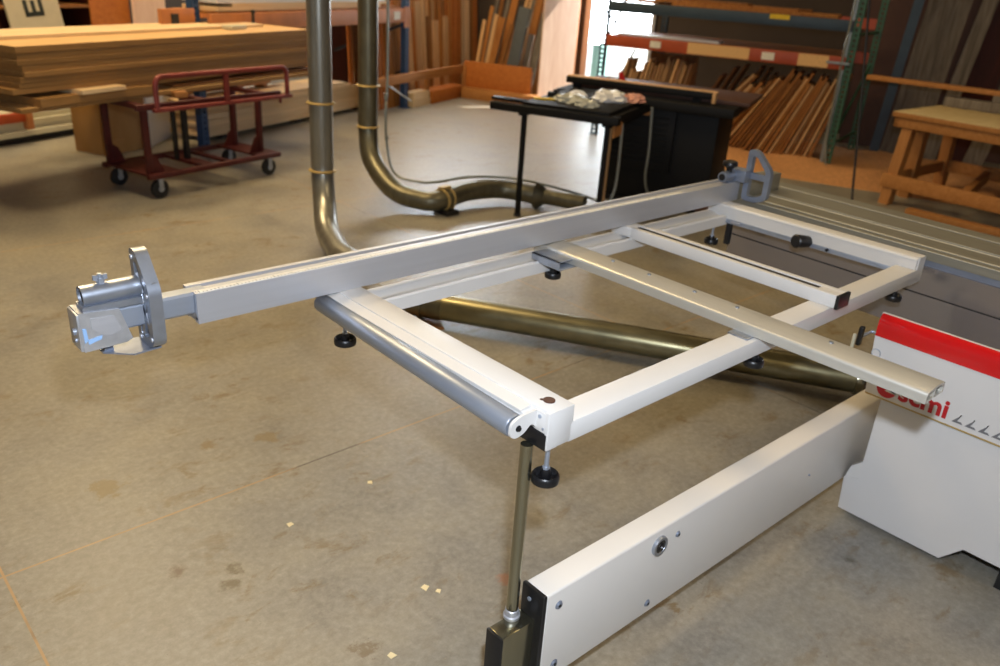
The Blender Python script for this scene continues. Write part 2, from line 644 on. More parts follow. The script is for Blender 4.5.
def foot_knob(x, y, zt, zw, rx=.0315, parent=ct):
    b = MB()
    T = Matrix.Translation((x, y, zw))
    b.lathe([(.010, -.002), (rx - .010, -.002), (rx - .006, .010), (rx - .003, .012), (rx, .009), (rx + .001, .001), (rx, -.008), (rx - .005, -.011), (.012, -.011), (0, -.011)], 28, T)
    b.lathe([(0, .024), (.010, .024), (.0125, .016), (.0125, .002)], 20, T)
    k = build(b, 'levelling_knob', 'black', parent)
    b = MB()
    b.cyl((x, y, zw + .02), (x, y, zt), .0055, n=12)
    b.cyl((x, y, zw + .022), (x, y, zw + .030), .009, n=6)
    build(b, 'threaded_rod', 'zinc', k)
    return k


foot_knob(1.142, 1.018, .80, .724)
foot_knob(1.150, 1.845, .81, .737)
foot_knob(1.925, 1.775, .862, .808, .0275)
foot_knob(1.975, 1.020, .808, .772, .029)
foot_knob(2.905, 1.800, .83, .755, .028)
foot_knob(2.905, 1.028, .808, .762, .028)
b = MB()
b.box(2.985, 3.005, 1.77, 1.79, .735, .832)
build(b, 'hanger_bar', 'rubber', ct)
b = MB()
b.box(1.868, 1.96, 1.695, 1.792, .856, .8615, .001)
b.box(1.868, 1.875, 1.70, 1.826, .861, .886, .001)
b.box(1.868, 1.94, 1.70, 1.822, .8805, .886, .001)
build(b, 'knob_plate', 'zinc', ct)

# ================================================================= SUPPORT BAR (rounded aluminium extrusion)
sp = thing('support_bar', 'silver aluminium support bar with round-nosed profile and five screws, laid across the white frame', 'bar', (1.985, 1.2, .859))
b = MB()
xa, xb_, zlo, zhi = 1.934, 2.041, .8635, .8985
prof = [(xa, zlo), (xa, .884)] + arc(xa + .010, .885, .010, 170, 100, 3) + [(xa + .032, zhi - .002), ((xa + xb_) / 2, zhi), (xb_ - .032, zhi - .002)] + arc(xb_ - .010, .885, .010, 80, 10, 3) + [(xb_, .884), (xb_, zlo)]
inn = [(xb_ - .006, zlo), (xb_ - .006, .880), (xb_ - .016, .888), ((xa + xb_) / 2, .8925), (xa + .016, .888), (xa + .006, .880), (xa + .006, .872), (xa + .04, .872), (xa + .04, zlo)]
b.prism(prof + inn, 'y', .548, 1.885)
b.box(1.985, 1.989, .549, 1.885, zlo + .002, .891)
b.box(1.989, xb_ - .006, .549, 1.885, zlo, zlo + .004)
bar = build(b, 'extrusion', 'alu_bar', sp, angle=25)
for yy in (1.591, 1.441, 1.269, 1.12, .831):
    b = MB()
    b.cyl((2.006, yy, .8955), (2.006, yy, .9005), .0068, .0058, 14)
    build(b, 'screw', 'alu_cast', sp)
b = MB()
b.box(1.905, 2.045, 1.015, 1.078, .8585, .8635, .001)
build(b, 'mounting_plate', 'alu_cast', sp)
b = MB()
b.box(1.94, 2.035, 1.80, 1.885, .8610, .8635, .001)
build(b, 'mounting_plate', 'alu_cast', sp)

# ================================================================= CROSSCUT FENCE
fe = thing('crosscut_fence', 'long silver aluminium crosscut fence with a measuring scale, lying across the white frame', 'fence', (1.9, 1.865, .9))
b = MB()
yf, yb, zt, zb = 1.828, 1.906, .98, .9005
prof = [(yf, zb), (yf, zt), (yf + .026, zt), (yf + .026, zt - .010), (yf + .034, zt - .010), (yf + .034, zt - .003), (yf + .048, zt - .003),
        (yf + .048, zt - .012), (yf + .062, zt - .012), (yf + .062, zt), (yb, zt), (yb, zb), (yb - .02, zb), (yb - .02, zb + .012), (yf + .02, zb + .012), (yf + .02, zb)]
b.prism(prof, 'x', .724, 3.095)
ex = build(b, 'extrusion', 'alu', fe, angle=30)
b = MB()
b.box(.73, 2.70, yf + .003, yf + .021, zt, zt + .0012)
sc = build(b, 'measuring_scale', 'tape', fe)
b = MB()
for i in range(197):
    x = .735 + i * .01
    L = .012 if i % 10 == 0 else (.008 if i % 5 == 0 else .005)
    b.box(x - .0006, x + .0006, yf + .004, yf + .004 + L, zt + .0011, zt + .0016)
o_t = build(b, 'scale_marks', 'ink', sc, smooth=False)
b = MB()
b.box(.7225, .7255, yf + .004, yb - .004, zb + .006, zb + .016)
b.box(.7225, .7255, yf + .004, yf + .014, zb + .01, zt - .004)
build(b, 'profile_web', 'zinc', ex)
b = MB()
b.prism([(1.845, .928), (1.845, .972), (1.850, .978), (1.885, .978), (1.890, .972), (1.890, .928), (1.885, .922), (1.85, .922)], 'x', .47, .76)
build(b, 'extension_tube', 'zinc', fe)
b = MB()
b.prism([(.457, .987), (.5455, .980), (.566, .906), (.552, .899), (.459, .896)], 'y', 1.826, 1.834)
b.prism([(.457, .987), (.545, .980), (.545, .984), (.457, .991)], 'y', 1.826, 1.890)
b.box(.452, .460, 1.827, 1.892, .898, .988, .002)
eb_ = build(b, 'foil_wrapped_block', 'foil', fe)
b = MB()
b.cyl((.446, 1.85, .942), (.453, 1.85, .942), .008, n=12)
b.cyl((.448, 1.85, .920), (.453, 1.85, .920), .005, n=12)
build(b, 'end_bolt', 'zinc', eb_)
b = MB()
b.prism([(.505, 1.900), (.505, 1.86), (.560, 1.812), (.625, 1.818), (.632, 1.835), (.62, 1.90)], 'z', .868, .8715)
b.box(.51, .53, 1.86, 1.89, .871, .90)
build(b, 'base_plate', 'alu_dark', fe)
b = MB()
b.prism([(.480, .975), (.530, .972), (.545, .935), (.520, .925), (.498, .932), (.480, .950)], 'y', 1.8245, 1.827)
build(b, 'tape_patch', 'alu', eb_)
b = MB()
b.prism([(.460, .955), (.468, .953), (.470, .925), (.462, .918)], 'y', 1.8245, 1.827)
b.prism([(.468, .925), (.500, .930), (.498, .921), (.47, .914)], 'y', 1.8245, 1.827)
build(b, 'blue_mark', 'bluemark', eb_)
b = MB()
b.box(3.105, 3.44, 1.832, 1.90, .9005, .978, .002)
b.box(3.09, 3.11, 1.85, 1.89, .91, .97)
build(b, 'end_section', 'alu_y', fe)


def stop_plate(b, x0, x1, y0, y1, z0, z1, flip=False):
    "D-shaped stop plate with rim, spokes and window openings; flat back edge at y1"
    yy = lambda t: y1 + (y0 - y1) * t
    zz = lambda t: z0 + (z1 - z0) * t
    out = [(yy(0), zz(0)), (yy(.60), zz(.0)), (yy(1), zz(.09)), (yy(1), zz(.66)), (yy(.36), zz(1)), (yy(0), zz(1))]
    inn = [(yy(.2), zz(.1)), (yy(.5), zz(.1)), (yy(.8), zz(.17)), (yy(.8), zz(.62)), (yy(.36), zz(.88)), (yy(.2), zz(.88))]
    b.ring(rounded(out, .02), rounded(inn, .01), 'x', x0, x1)
    b.box(x0 + .004, x1 - .004, yy(.84), yy(.14), zz(.44), zz(.56))
    return inn


# left flip stop: solid ribbed face
fs = thing('flip_stop', 'polished aluminium flip stop with ribbed face and clamp tube at the outer fence end', 'fence stop', (.62, 1.85, .98))
b = MB()
stop_plate(b, .600, .630, 1.790, 1.888, .868, 1.106)
b.box(.612, .624, 1.80, 1.880, .885, 1.04)
b.prism([(1.855, .89), (1.872, .89), (1.818, 1.03), (1.803, 1.03)], 'x', .602, .626)
b.prism([(1.803, .90), (1.812, .89), (1.874, 1.03), (1.870, 1.05)], 'x', .602, .626)
st = build(b, 'stop_plate', 'alu_cast', fs, angle=30)
for y_, z_ in ((1.872, .885), (1.876, 1.085), (1.803, 1.01), (1.84, .985), (1.802, .90)):
    b = MB()
    b.cyl((.597, y_, z_), (.604, y_, z_), .006, n=12)
    build(b, 'rivet', 'alu', st)
b = MB()
b.pipe((.475, 1.86, 1.0175), (.602, 1.86, 1.0195), .0245, .0205, 28)
ctb = build(b, 'clamp_tube', 'alu_cast', fs)
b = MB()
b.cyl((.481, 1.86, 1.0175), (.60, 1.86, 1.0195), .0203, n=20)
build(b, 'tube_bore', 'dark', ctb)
b = MB()
b.prism([(.47, .984), (.60, .984), (.60, 1.0), (.47, 1.0)], 'y', 1.833, 1.882)
build(b, 'saddle', 'alu_cast', fs)
b = MB()
b.cyl((.522, 1.86, 1.04), (.522, 1.86, 1.054), .0095, n=6)
b.cyl((.522, 1.86, 1.052), (.522, 1.86, 1.064), .005, n=12)
b.prism([(.506, 1.05), (.516, 1.047), (.517, 1.06), (.507, 1.062)], 'y', 1.857, 1.863)
b.prism([(.528, 1.047), (.538, 1.05), (.537, 1.062), (.527, 1.06)], 'y', 1.857, 1.863)
build(b, 'wing_screw', 'zinc', fs)
# right flip stop: open frame
f2 = thing('flip_stop', 'grey open-framed flip stop with black knob, at the saw end of the long fence', 'fence stop', (3.1, 1.80, .98))
b = MB()
stop_plate(b, 3.10, 3.124, 1.698, 1.815, .905, 1.120)
build(b, 'stop_plate', 'alu_dark', f2, angle=30)
b = MB()
b.lathe([(.014, 0), (.021, 0), (.022, .01), (.022, .055), (.018, .07), (.018, .13), (0, .13)], 24,
        Matrix.Translation((2.985, 1.850, 1.006)) @ Matrix.Rotation(PI / 2, 4, 'Y'))
b.box(3.06, 3.12, 1.79, 1.868, .983, 1.035, .006)
b.box(3.02, 3.10, 1.838, 1.862, .979, 1.0)
hb = build(b, 'clamp_hub', 'alu_dark', f2)
b = MB()
b.cyl((2.982, 1.850, 1.006), (3.02, 1.850, 1.006), .0142, n=20)
build(b, 'bore_plug', 'black', hb)
b = MB()
T = Matrix.Translation((3.03, 1.850, 1.03))
b.lathe([(0, .042), (.014, .042), (.028, .038), (.032, .031), (.031, .020), (.018, .012), (.012, .006), (.012, -.01), (0, -.01)], 24, T)
build(b, 'clamp_knob', 'black', f2)

# ================================================================= SWING ARM
AR = math.radians(-.95)
sa = thing('swing_arm', 'long cream-white box swing arm low beside the saw cabinet, carrying the upright support pole', 'support arm', (1.132, .969, 0), AR)
Lx = 1.72
b = MB()
b.box(.006, Lx, 0, .073, .135, .42, .006, seg=3)
ab = build(b, 'arm_beam', 'arm_white', sa, world=False)
b = MB()
b.box(-.006, .007, -.002, .075, .131, .423, .005, seg=3)
ec = build(b, 'end_plate', 'black', sa, world=False)
b = MB()
b.cyl((-.009, .045, .390), (-.005, .045, .390), .0055, n=12)
build(b, 'screw', 'zinc', ec, world=False)
for x_, z_, r_ in ((.049, .373, .013), (.056, .182, .013), (.419, .173, .012), (1.245, .266, .004), (.51, .366, .0105)):
    b = MB()
    b.cyl((x_, -.0045, z_), (x_, .001, z_), r_ * .62, r_, 20)
    bo_ = build(b, 'bolt', 'alu_dark', ab, world=False)
    b = MB()
    b.cyl((x_, -.0055, z_), (x_, -.0035, z_), r_ * .34, n=6)
    build(b, 'bolt_socket', 'black', bo_, world=False)
b = MB()
b.lathe([(.017, -.0), (.029, 0), (.030, .003), (.028, .010), (.020, .010), (.017, .004)], 28, Matrix.Translation((.427, .001, .368)) @ Matrix.Rotation(PI / 2, 4, 'X'))
sk = build(b, 'socket_ring', 'alu_cast', ab, world=False)
b = MB()
b.lathe([(.005, .003), (.0195, .004), (.020, .009), (.012, .0095), (.010, .005), (.005, .005)], 24, Matrix.Translation((.427, .001, .368)) @ Matrix.Rotation(PI / 2, 4, 'X'))
build(b, 'socket_seal', 'black', sk, world=False)
b = MB()
b.box(-.106, -.005, .022, .072, .02, .34, .003)
tb = build(b, 'pole_housing', 'zinc_y', sa, world=False)
b = MB()
b.box(-.113, -.105, .020, .074, .02, .340, .003)
build(b, 'end_cap', 'black', tb, world=False)
b = MB()
b.cyl((-.05, .047, 0), (-.05, .047, .021), .03, n=20)
build(b, 'foot', 'rubber', tb, world=False)
b = MB()
b.lathe([(.013, 0), (.0185, 0), (.0205, .003), (.0205, .010), (.017, .012), (.0165, .026), (.0145, .028)], 24, Matrix.Translation((-.042, .065, .339)))
cl = build(b, 'collar', 'alu', sa, world=False)
b = MB()
b.cyl((-.042, .065, .335), (-.024, .082, .8065), .0145, n=24)
pl = build(b, 'support_pole', 'zinc_y', sa, world=False)

# ================================================================= PANEL SAW: cabinet + sliding table
ps = thing('sliding_table_saw', 'white and red sliding table saw cabinet with grooved aluminium sliding table', 'table saw', (3.0, .2, 0))
k = 2.655 / 2.64


def K(y, z):
    return (y * k, 1.75 - (1.75 - z) * k)


XF = 2.66
b = MB()
yend = -.75
lo = [(.931, .02), (.571, .02), (.510, .094), (yend, .086), (yend, .492), (.890, .492), (.890, .165), (.939, .148)]
b.prism(lo, 'x', XF + .004, 3.30)
cab = build(b, 'cabinet', 'cab_grey', ps)
b = MB()
b.prism([K(.94, .502), K(.957, .708), (yend, K(0, .708)[1]), (yend, .495)], 'x', XF - .004, 2.88)
# soft ridge below the cap
b2_ = MB()
b2_.box(XF - .006, XF - .001, yend, .944, .4925, .4975)
up = build(b, 'upper_panel', 'cab_grey', ps)
build(b2_, 'panel_seam', 'clamp', up)
b = MB()
zc = K(0, .708)[1]
capp = [(XF - .006, zc + .001), (XF - .006, zc + .046), (XF - .001, zc + .064), (XF + .010, zc + .075), (XF + .018, zc + .076), (XF + .018, zc + .001)]
b.prism(capp, 'y', yend, .962)
build(b, 'red_cap', 'red', ps, angle=60)
b = MB()
b.prism([(XF + .018, zc + .002), (XF + .018, zc + .077), (XF + .022, zc + .078), (XF + .036, zc + .074), (XF + .036, zc + .002)], 'y', yend, .966)
build(b, 'top_ledge', 'white', ps)
b = MB()
b.box(XF + .03, 3.25, yend, .40, .0, .12)
build(b, 'plinth', 'black', ps)
b = MB()
b.prism([(.889, .160), (.938, .149), (.926, .200), (.889, .235)], 'x', XF + .006, XF + .03)
build(b, 'arm_bracket', 'white', ps)
# logo: word and emblem on the upper panel (faces the camera side, -X)
ROT = Matrix(((0, 0, -1), (-1, 0, 0), (0, 1, 0))).to_4x4()


def put_text(body, size, loc, mat, parent, name, bold=0.0, ext=.0006, rot=None, space=1.0, shear=0):
    cu = bpy.data.curves.new(name, 'FONT')
    cu.body = body
    cu.size = size
    cu.extrude = ext
    cu.offset = bold
    cu.space_character = space
    cu.shear = shear
    tmp = bpy.data.objects.new('tmp_text', cu)
    COL.objects.link(tmp)
    dg = bpy.context.evaluated_depsgraph_get()
    me = bpy.data.meshes.new_from_object(tmp.evaluated_get(dg))
    bpy.data.objects.remove(tmp)
    mx = Matrix.Translation(loc) @ (rot if rot is not None else ROT)
    me.transform(mx)
    pl_ = parent
    while pl_.parent is not None:
        pl_ = pl_.parent
    lc, rz = ORIG[pl_.name]
    me.transform((Matrix.Translation(lc) @ Matrix.Rotation(rz, 4, 'Z')).inverted())
    me.materials.clear()
    me.materials.append(M[mat])
    o = bpy.data.objects.new(name, me)
    COL.objects.link(o)
    o.parent = parent
    return o


put_text('scmi', .088, (XF - .0045, .838, .515), 'logo_red', up, 'lettering', bold=.0026, space=1.0)
b = MB()
cy, cz, rr = .879, .537, .034
sh = Matrix.Identity(4)
b.cyl((XF - .0052, cy, cz), (XF - .0035, cy, cz), rr, n=36)
em = build(b, 'emblem', 'logo_red', up)
b = MB()
b.prism([(cy + .021, cz + .004), (cy - .002, cz + .011), (cy - .018, cz + .006), (cy - .004, cz - .002), (cy + .006, cz - .010), (cy - .034, cz - .012), (cy - .034, cz - .003), (cy - .014, cz - .004), (cy - .004, cz + .003), (cy + .004, cz + .004)], 'x', XF - .0058, XF - .005)
build(b, 'emblem_mark', 'cab_grey', em)
for i in range(7):
    b = MB()
    y_ = .645 - i * .040
    b.prism([(y_ + .018, .514), (y_ - .016, .514), (y_ - .010, .521), (y_ + .002, .521), (y_ - .003, .545), (y_ - .007, .546), (y_ + .010, .524)], 'x', XF - .0048, XF - .0038)
    build(b, 'warning_mark', 'logo_grey', up)
b = MB()
b.pipe((XF - .007, .944, .643), (XF - .002, .944, .643), .016, .0135, 24)
build(b, 'lock_ring', 'zinc', up)

# sliding table: its own direction is turned 2 degrees
SL = math.radians(-2.0)
mt = Matrix.Translation((3.112, 1.2, 0)) @ Matrix.Rotation(SL, 4, 'Z')
b = MB()
Y0, Y1 = -1.9, .80
zt = .900
prof = [(0, .868), (0, zt - .001), (.040, zt - .001), (.040, zt - .006), (.050, zt - .006), (.050, zt), (.180, zt), (.182, zt - .012), (.198, zt - .012), (.200, zt), (.365, zt), (.367, zt - .010), (.374, zt - .010), (.376, zt),
        (.470, zt), (.470, .868)]
b.prism(prof, 'y', Y0, Y1, mt)
tt = build(b, 'sliding_top', 'alu_y', ps, angle=20)
b = MB()
for x0, x1 in ((-.002, .004), (.0505, .062), (.170, .180), (.200, .204), (.376, .382)):
    b.box(x0, x1, Y0, Y1 - .002, zt - .0005, zt + .0008, mtx=mt)
build(b, 'groove_edges', 'grooveline', tt)
b = MB()
b.box(.010, .44, Y0, .66, .842, .869, mtx=mt)
build(b, 'guide_slot', 'alu_dark', ps)
b = MB()
b.box(-.002, .46, Y0, .655, .742, .843, mtx=mt)
b.box(-.004, .46, Y0, .655, .600, .737, mtx=mt)
bd = build(b, 'slide_beam', 'alu_side', ps)
b = MB()
b.box(.004, .44, Y0, .650, .735, .744, mtx=mt)
build(b, 'beam_seam', 'black', bd)
b = MB()
b.box(.02, .44, Y0, -.36, .10, .61, mtx=mt)
build(b, 'inner_body', 'cab_grey', ps)
# ================================================================= DUST PIPES
def pipe_thing(name, label, cat, pts, r, mat, bands=(), joints=(), loc=None, n=28):
    t = thing(name, label, cat, loc or tuple(pts[0]))
    b = MB()
    b.sweep(pts, r, n)
    d = build(b, 'duct_tube', mat, t, angle=60)
    for (p, ax, rr) in bands:
        b = MB()
        q = Vector(ax).to_track_quat('Z', 'Y').to_matrix().to_4x4()
        b.lathe([(r - .002, -.007), (rr, -.006), (rr + .004, 0), (rr, .006), (r - .002, .007)], 28, Matrix.Translation(p) @ q)
        build(b, 'duct_flange', 'clamp', t)
    return t


# tall pipe nearest the cart
x, y = 2.792, 4.724
pts = [(x, y, 5.4), (x, y, .42)]
d0 = Vector((2.46, 3.45, .09))
bend = catmull([(x, y, .62), (x, y, .42), (x - .05, y - .10, .24), (x - .15, y - .30, .125), (x - .26, y - .62, .088)], 8)
pts = [(x, y, 5.45)] + [tuple(p) for p in bend] + [(2.50, 3.80, .088)]
pipe_thing('dust_pipe', 'tall grey dust pipe nearer the red cart, curving down behind the long fence', 'pipe', pts, .0745, 'galv',
           [((x, y, .88), (0, 0, 1), .088), ((x, y, .445), (0, 0, 1), .088)], loc=(x, y, 0))
x2, y2 = 3.59, 5.381
bend = catmull([(x2, y2, .72), (x2, y2, .52), (x2 - .03, y2 - .10, .32), (x2 - .02, y2 - .36, .15), (3.68, 4.83, .10), (3.80, 4.74, .10), (4.10, 4.78, .12), (4.40, 4.72, .12), (4.58, 4.50, .10)], 8)
pts = [(x2, y2, 5.45)] + [tuple(p) for p in bend]
t2 = pipe_thing('dust_pipe', 'tall grey dust pipe nearer the blue rack post, bending along the floor', 'pipe', pts, .0745, 'galv_dull',
                [((x2, y2, .865), (0, 0, 1), .088), ((x2, y2, .56), (0, 0, 1), .086)], loc=(x2, y2, 0))
b = MB()
q = Vector((1, .25, 0)).to_track_quat('Z', 'Y').to_matrix().to_4x4()
for o_ in (-.035, .035):
    b.lathe([(.073, -.008), (.086, -.007), (.090, 0), (.086, .007), (.073, .008)], 24, Matrix.Translation((3.85 + o_, 4.742 + o_ * .25, .102)) @ q)
b.box(3.80, 3.90, 4.72, 4.76, .182, .205, .004)
build(b, 'band_clamp', 'clamp', t2)
b = MB()
b.box(3.79, 3.91, 4.63, 4.80, .0, .035, .006)
build(b, 'floor_block', 'black', t2)  # black block on the floor below the duct joint
b = MB()
q = Vector((.45, -1, 0)).to_track_quat('Z', 'Y').to_matrix().to_4x4()
b.lathe([(.074, -.01), (.105, -.006), (.11, 0), (.082, .045), (.060, .07), (.060, .40)], 24, Matrix.Translation((4.585, 4.48, .10)) @ q)
build(b, 'reducer', 'galv_dull', t2)
# thin conduit beside it
pts = catmull([(3.70, 5.29, 5.4), (3.70, 5.29, 3.0), (3.70, 5.285, 1.05), (3.64, 5.22, .72), (3.64, 5.20, .45), (3.66, 5.12, .24), (3.76, 4.93, .205), (3.88, 4.87, .205), (4.2, 4.84, .215), (4.5, 4.62, .21), (4.75, 4.2, .16), (5.0, 3.95, .05)], 7)
cd = thing('conduit', 'thin grey conduit strapped beside the dust pipe, dropping to the floor', 'conduit', (3.7, 5.29, 0))
b = MB()
b.sweep(pts, .0105, 10)
build(b, 'conduit_tube', 'galvpipe', cd, angle=60)
for (p, h) in (((3.652, 5.235, .80), .05), ((3.64, 5.205, .5), .03)):
    b = MB()
    b.cyl((p[0], p[1], p[2] - h / 2), (p[0], p[1], p[2] + h / 2), .0155, n=12)
    build(b, 'coupling', 'galvpipe', cd)
b = MB()
b.cyl((3.70, 5.26, .87), (5.2, 7.0, .42), .007, n=8)
build(b, 'stay_rod', 'galvpipe', cd)
# floor duct passing beneath the frame into the saw
p0, p1 = Vector((2.505, 3.10, .098)), Vector((3.60, 1.315, .102))
fd = thing('floor_duct', 'yellowish steel floor duct running under the white frame to the saw', 'duct', (3.0, 2.2, 0))
b = MB()
b.cyl(p0, p1, .070, n=36)
build(b, 'duct_tube', 'galv_brass', fd, angle=60)
dv = (p1 - p0).normalized()
b = MB()
b.cyl(p0 - dv * .20, p0 + dv * .03, .073, n=28)
b.cyl(p0 - dv * .10, p0 - dv * .08, .082, n=28)
build(b, 'coupling', 'galv_dull', fd)
q = dv.to_track_quat('Z', 'Y').to_matrix().to_4x4()
b = MB()
b.lathe([(.068, -.02), (.077, -.018), (.081, 0), (.077, .018), (.068, .02)], 28, Matrix.Translation(p1 - dv * .01) @ q)
b.box(p1.x - .03, p1.x + .0, p1.y - .06, p1.y - .03, .16, .21, .004)
build(b, 'band_clamp', 'zinc_y', fd)
b = MB()
b.cyl(p1, p1 + Vector((.09, -.12, .0)), .066, .060, 28)
b.cyl(p1 + Vector((.0, -.02, -.10)), p1 + Vector((.03, -.05, -.02)), .03, n=12)
build(b, 'flexible_hose', 'brown', fd)
b = MB()
b.prism([(2.30, 3.14), (2.48, 3.02), (2.53, 3.12), (2.40, 3.25)], 'z', .0, .012)
single(b, 'wood_offcut', 'bench', 'small orange-brown wood offcut on the floor beside the duct coupling', 'offcut')
# latch lever on the far side of the cabinet
b = MB()
b.sweep([(2.80, .93, .655), (2.80, 1.03, .655), (2.70, 1.03, .655)], .006, 8)
lt = build(b, 'latch_arm', 'zinc', ps)
b = MB()
b.box(2.69, 2.71, 1.018, 1.034, .63, .70, .004)
build(b, 'lever', 'black', lt)
b = MB()
b.box(2.688, 2.698, 1.036, 1.048, .60, .67, .004)
build(b, 'strap', 'offwhite', lt)

# ================================================================= BUILDING
b = MB()
b.box(-7, 13.5, -7, 16, -.1, 0)
fl = struct(b, 'floor', 'floor', smooth=False)
UR, VB = 11.9, 8.8


def wall_boxes(name, mat, boxes):
    b = MB()
    for (u0, u1, v0, v1, z0, z1) in boxes:
        b.box(u0, u1, v0, v1, z0, z1)
    o = struct(b, name, mat, smooth=False)
    o.rotation_euler = (0, 0, RZ)
    return o


wall_boxes('wall_back', 'wall', [(-6, UR + .15, VB, VB + .15, 0, 5.5)])
DV0, DV1, DZ = 3.10, 4.12, 2.6
WV0, WV1, WZ0, WZ1 = 5.2, 8.0, 2.6, 3.6
wall_boxes('wall_right', 'wall', [(UR, UR + .15, -7, DV0, 0, 5.5), (UR, UR + .15, DV0, DV1, DZ, 5.5), (UR, UR + .15, DV1, WV0, 0, 5.5),
                                  (UR, UR + .15, WV0, WV1, 0, WZ0), (UR, UR + .15, WV0, WV1, WZ1, 5.5), (UR, UR + .15, WV1, VB, 0, 5.5)])
wall_boxes('wall_left', 'wall_pale', [(-6.15, -6, -7, VB, 0, 5.5)])
wall_boxes('wall_front', 'wall_pale', [(-6, UR, -7.15, -7, 0, 5.5)])
wall_boxes('ceiling', 'ceil', [(-6.2, UR + .2, -7.2, VB + .2, 5.5, 5.65)])
# door opening: frame of its own, and an unseen window added for the floor glare
dr = wall_boxes('door_1', 'alu', [(UR - .05, UR + .17, DV1 - .09, DV1, 0, DZ), (UR - .05, UR + .17, DV0, DV0 + .05, 0, DZ), (UR - .05, UR + .17, DV0 + .05, DV1 - .09, DZ - .06, DZ)])
wn = wall_boxes('added_window_1', 'alu', [(UR - .02, UR + .1, WV0, WV1, WZ0, WZ0 + .06), (UR - .02, UR + .1, WV0, WV1, WZ1 - .06, WZ1)] +
                [(UR - .02, UR + .1, v_, v_ + .06, WZ0 + .06, WZ1 - .06) for v_ in (WV0, 5.87, 6.56, 7.25, WV1 - .06)])
b = MB()
b.box(UR + .15, UR + 14, -8, 14, -.12, -.02)
og = struct(b, 'ground_outside', 'outside', smooth=False)
og.rotation_euler = (0, 0, RZ)
ot = thing('storage_container', 'pale teal storage container standing in daylight outside the doorway', 'container', W(13.2, 4.35), RZ)
b = MB()
b.box(-.3, .3, -.15, .15, .06, 1.15, .01)
build(b, 'container_body', 'teal', ot, world=False)
b = MB()
b.box(-.28, .28, -.13, .13, -.02, .07)
build(b, 'base', 'rubber', ot, world=False)

# ================================================================= RED CART
CA = math.radians(14.5)
cart = thing('panel_cart', 'red steel panel cart on four casters, holding up the big plywood stack', 'cart', W(5.0, 4.93), CA)
# local frame: x along the cart, y towards the back wall
HX, HY = .63, .30


def cb(name, mat, f, parent=None, **k2):
    b = MB()
    f(b)
    return build(b, name, mat, parent or cart, world=False, **k2)


def deck(b):
    b.box(-HX, HX, -HY, -HY + .05, .152, .19, .004)
    b.box(-HX, HX, HY - .05, HY, .152, .19, .004)
    b.box(-HX, -HX + .28, -HY + .05, HY - .05, .175, .189)
    b.box(HX - .22, HX, -HY + .05, HY - .05, .175, .189)
    b.box(-.12, -.02, -HY + .05, HY - .05, .160, .187)
    b.box(.12, .17, -HY + .05, HY - .05, .160, .180)


cb('deck', 'cartred', deck)
for sx, sy in ((-1, -1), (-1, 1), (1, -1), (1, 1)):
    yy = sy * (HY - .06) if sx < 0 else sy * (HY - .14)
    x_ = sx * (HX - .04) if sx < 0 else sx * (HX - .10)
    def post(b, x_=x_, yy=yy, sx=sx):
        b.box(x_ - .022, x_ + .022, yy - .02, yy + .02, .185, .652, .003)
        b.prism([(x_ + .02, .175), (x_ + .13, .175), (x_ + .07, .30), (x_ + .02, .33)] if sx < 0 else [(x_ - .02, .175), (x_ - .12, .175), (x_ - .06, .30), (x_ - .02, .33)], 'y', yy - .006, yy + .006)
    cb('post', 'cartred', post)
cb('shelf_frame', 'cartred', lambda b: (b.box(-.66, .68, -HY + .02, -HY + .06, .648, .690, .004), b.box(-.66, .68, HY - .05, HY - .01, .648, .690, .004),
                                        b.box(-.62, -.57, -HY + .06, HY - .05, .651, .686), b.box(.50, .55, -HY + .06, HY - .05, .651, .686),
                                        b.box(-.10, -.05, -HY + .06, HY - .05, .651, .686)))
# folding rail in front
R_ = MB()
pr_ = [(-.52, -HY - .01, .65), (-.52, -HY - .01, .82)] + [(-.52 + .06 * (1 - math.cos(a)), -HY - .01, .82 + .06 * math.sin(a)) for a in [i * PI / 12 for i in range(1, 7)]] + \
      [(.66 + .06 * math.sin(a), -HY - .01, .82 + .06 * math.cos(a)) for a in [i * PI / 12 for i in range(0, 7)]] + [(.72, -HY - .01, .65)]
R_.sweep([Vector(p) for p in pr_], .019, 14)
build(R_, 'rail', 'cartred2', cart, world=False, angle=60)
cb('rail_foot', 'cartred2', lambda b: (b.box(-.55, .76, -HY - .03, -HY + .015, .634, .662, .003), b.cyl((.64, -HY - .01, .60), (.64, -HY - .01, .64), .012)))
cb('rail_middle', 'cartred2', lambda b: b.box(.08, .12, -HY - .025, -HY + .005, .65, .87, .003))
cb('brake_lever', 'black', lambda b: (b.box(-.10, -.06, -.02, .02, .18, .652, .004), b.box(-.16, -.13, .03, .06, .18, .64, .004)))
for sx, sy in ((-1, -1), (-1, 1), (1, -1), (1, 1)):
    cx_, cy_ = sx * (HX - .10), sy * (HY - .05)
    def fork(b, cx_=cx_, cy_=cy_):
        b.box(cx_ - .035, cx_ + .035, cy_ - .03, cy_ + .03, .144, .153)
        b.box(cx_ - .018, cx_ + .018, cy_ - .028, cy_ - .024, .06, .145)
        b.box(cx_ - .018, cx_ + .018, cy_ + .024, cy_ + .028, .06, .145)
    cf = cb('caster', 'zinc', fork)
    def wheel(b, cx_=cx_, cy_=cy_):
        b.lathe([(0, -.021), (.045, -.021), (.067, -.015), (.070, 0), (.067, .015), (.045, .021), (0, .021)], 24,
                Matrix.Translation((cx_, cy_, .070)) @ Matrix.Rotation(PI / 2, 4, 'X'))
    wh = cb('wheel', 'rubber', wheel, cf)
    cb('hub', 'zinc', lambda b, cx_=cx_, cy_=cy_: b.cyl((cx_, cy_ - .024, .07), (cx_, cy_ + .024, .07), .024, n=16), wh)

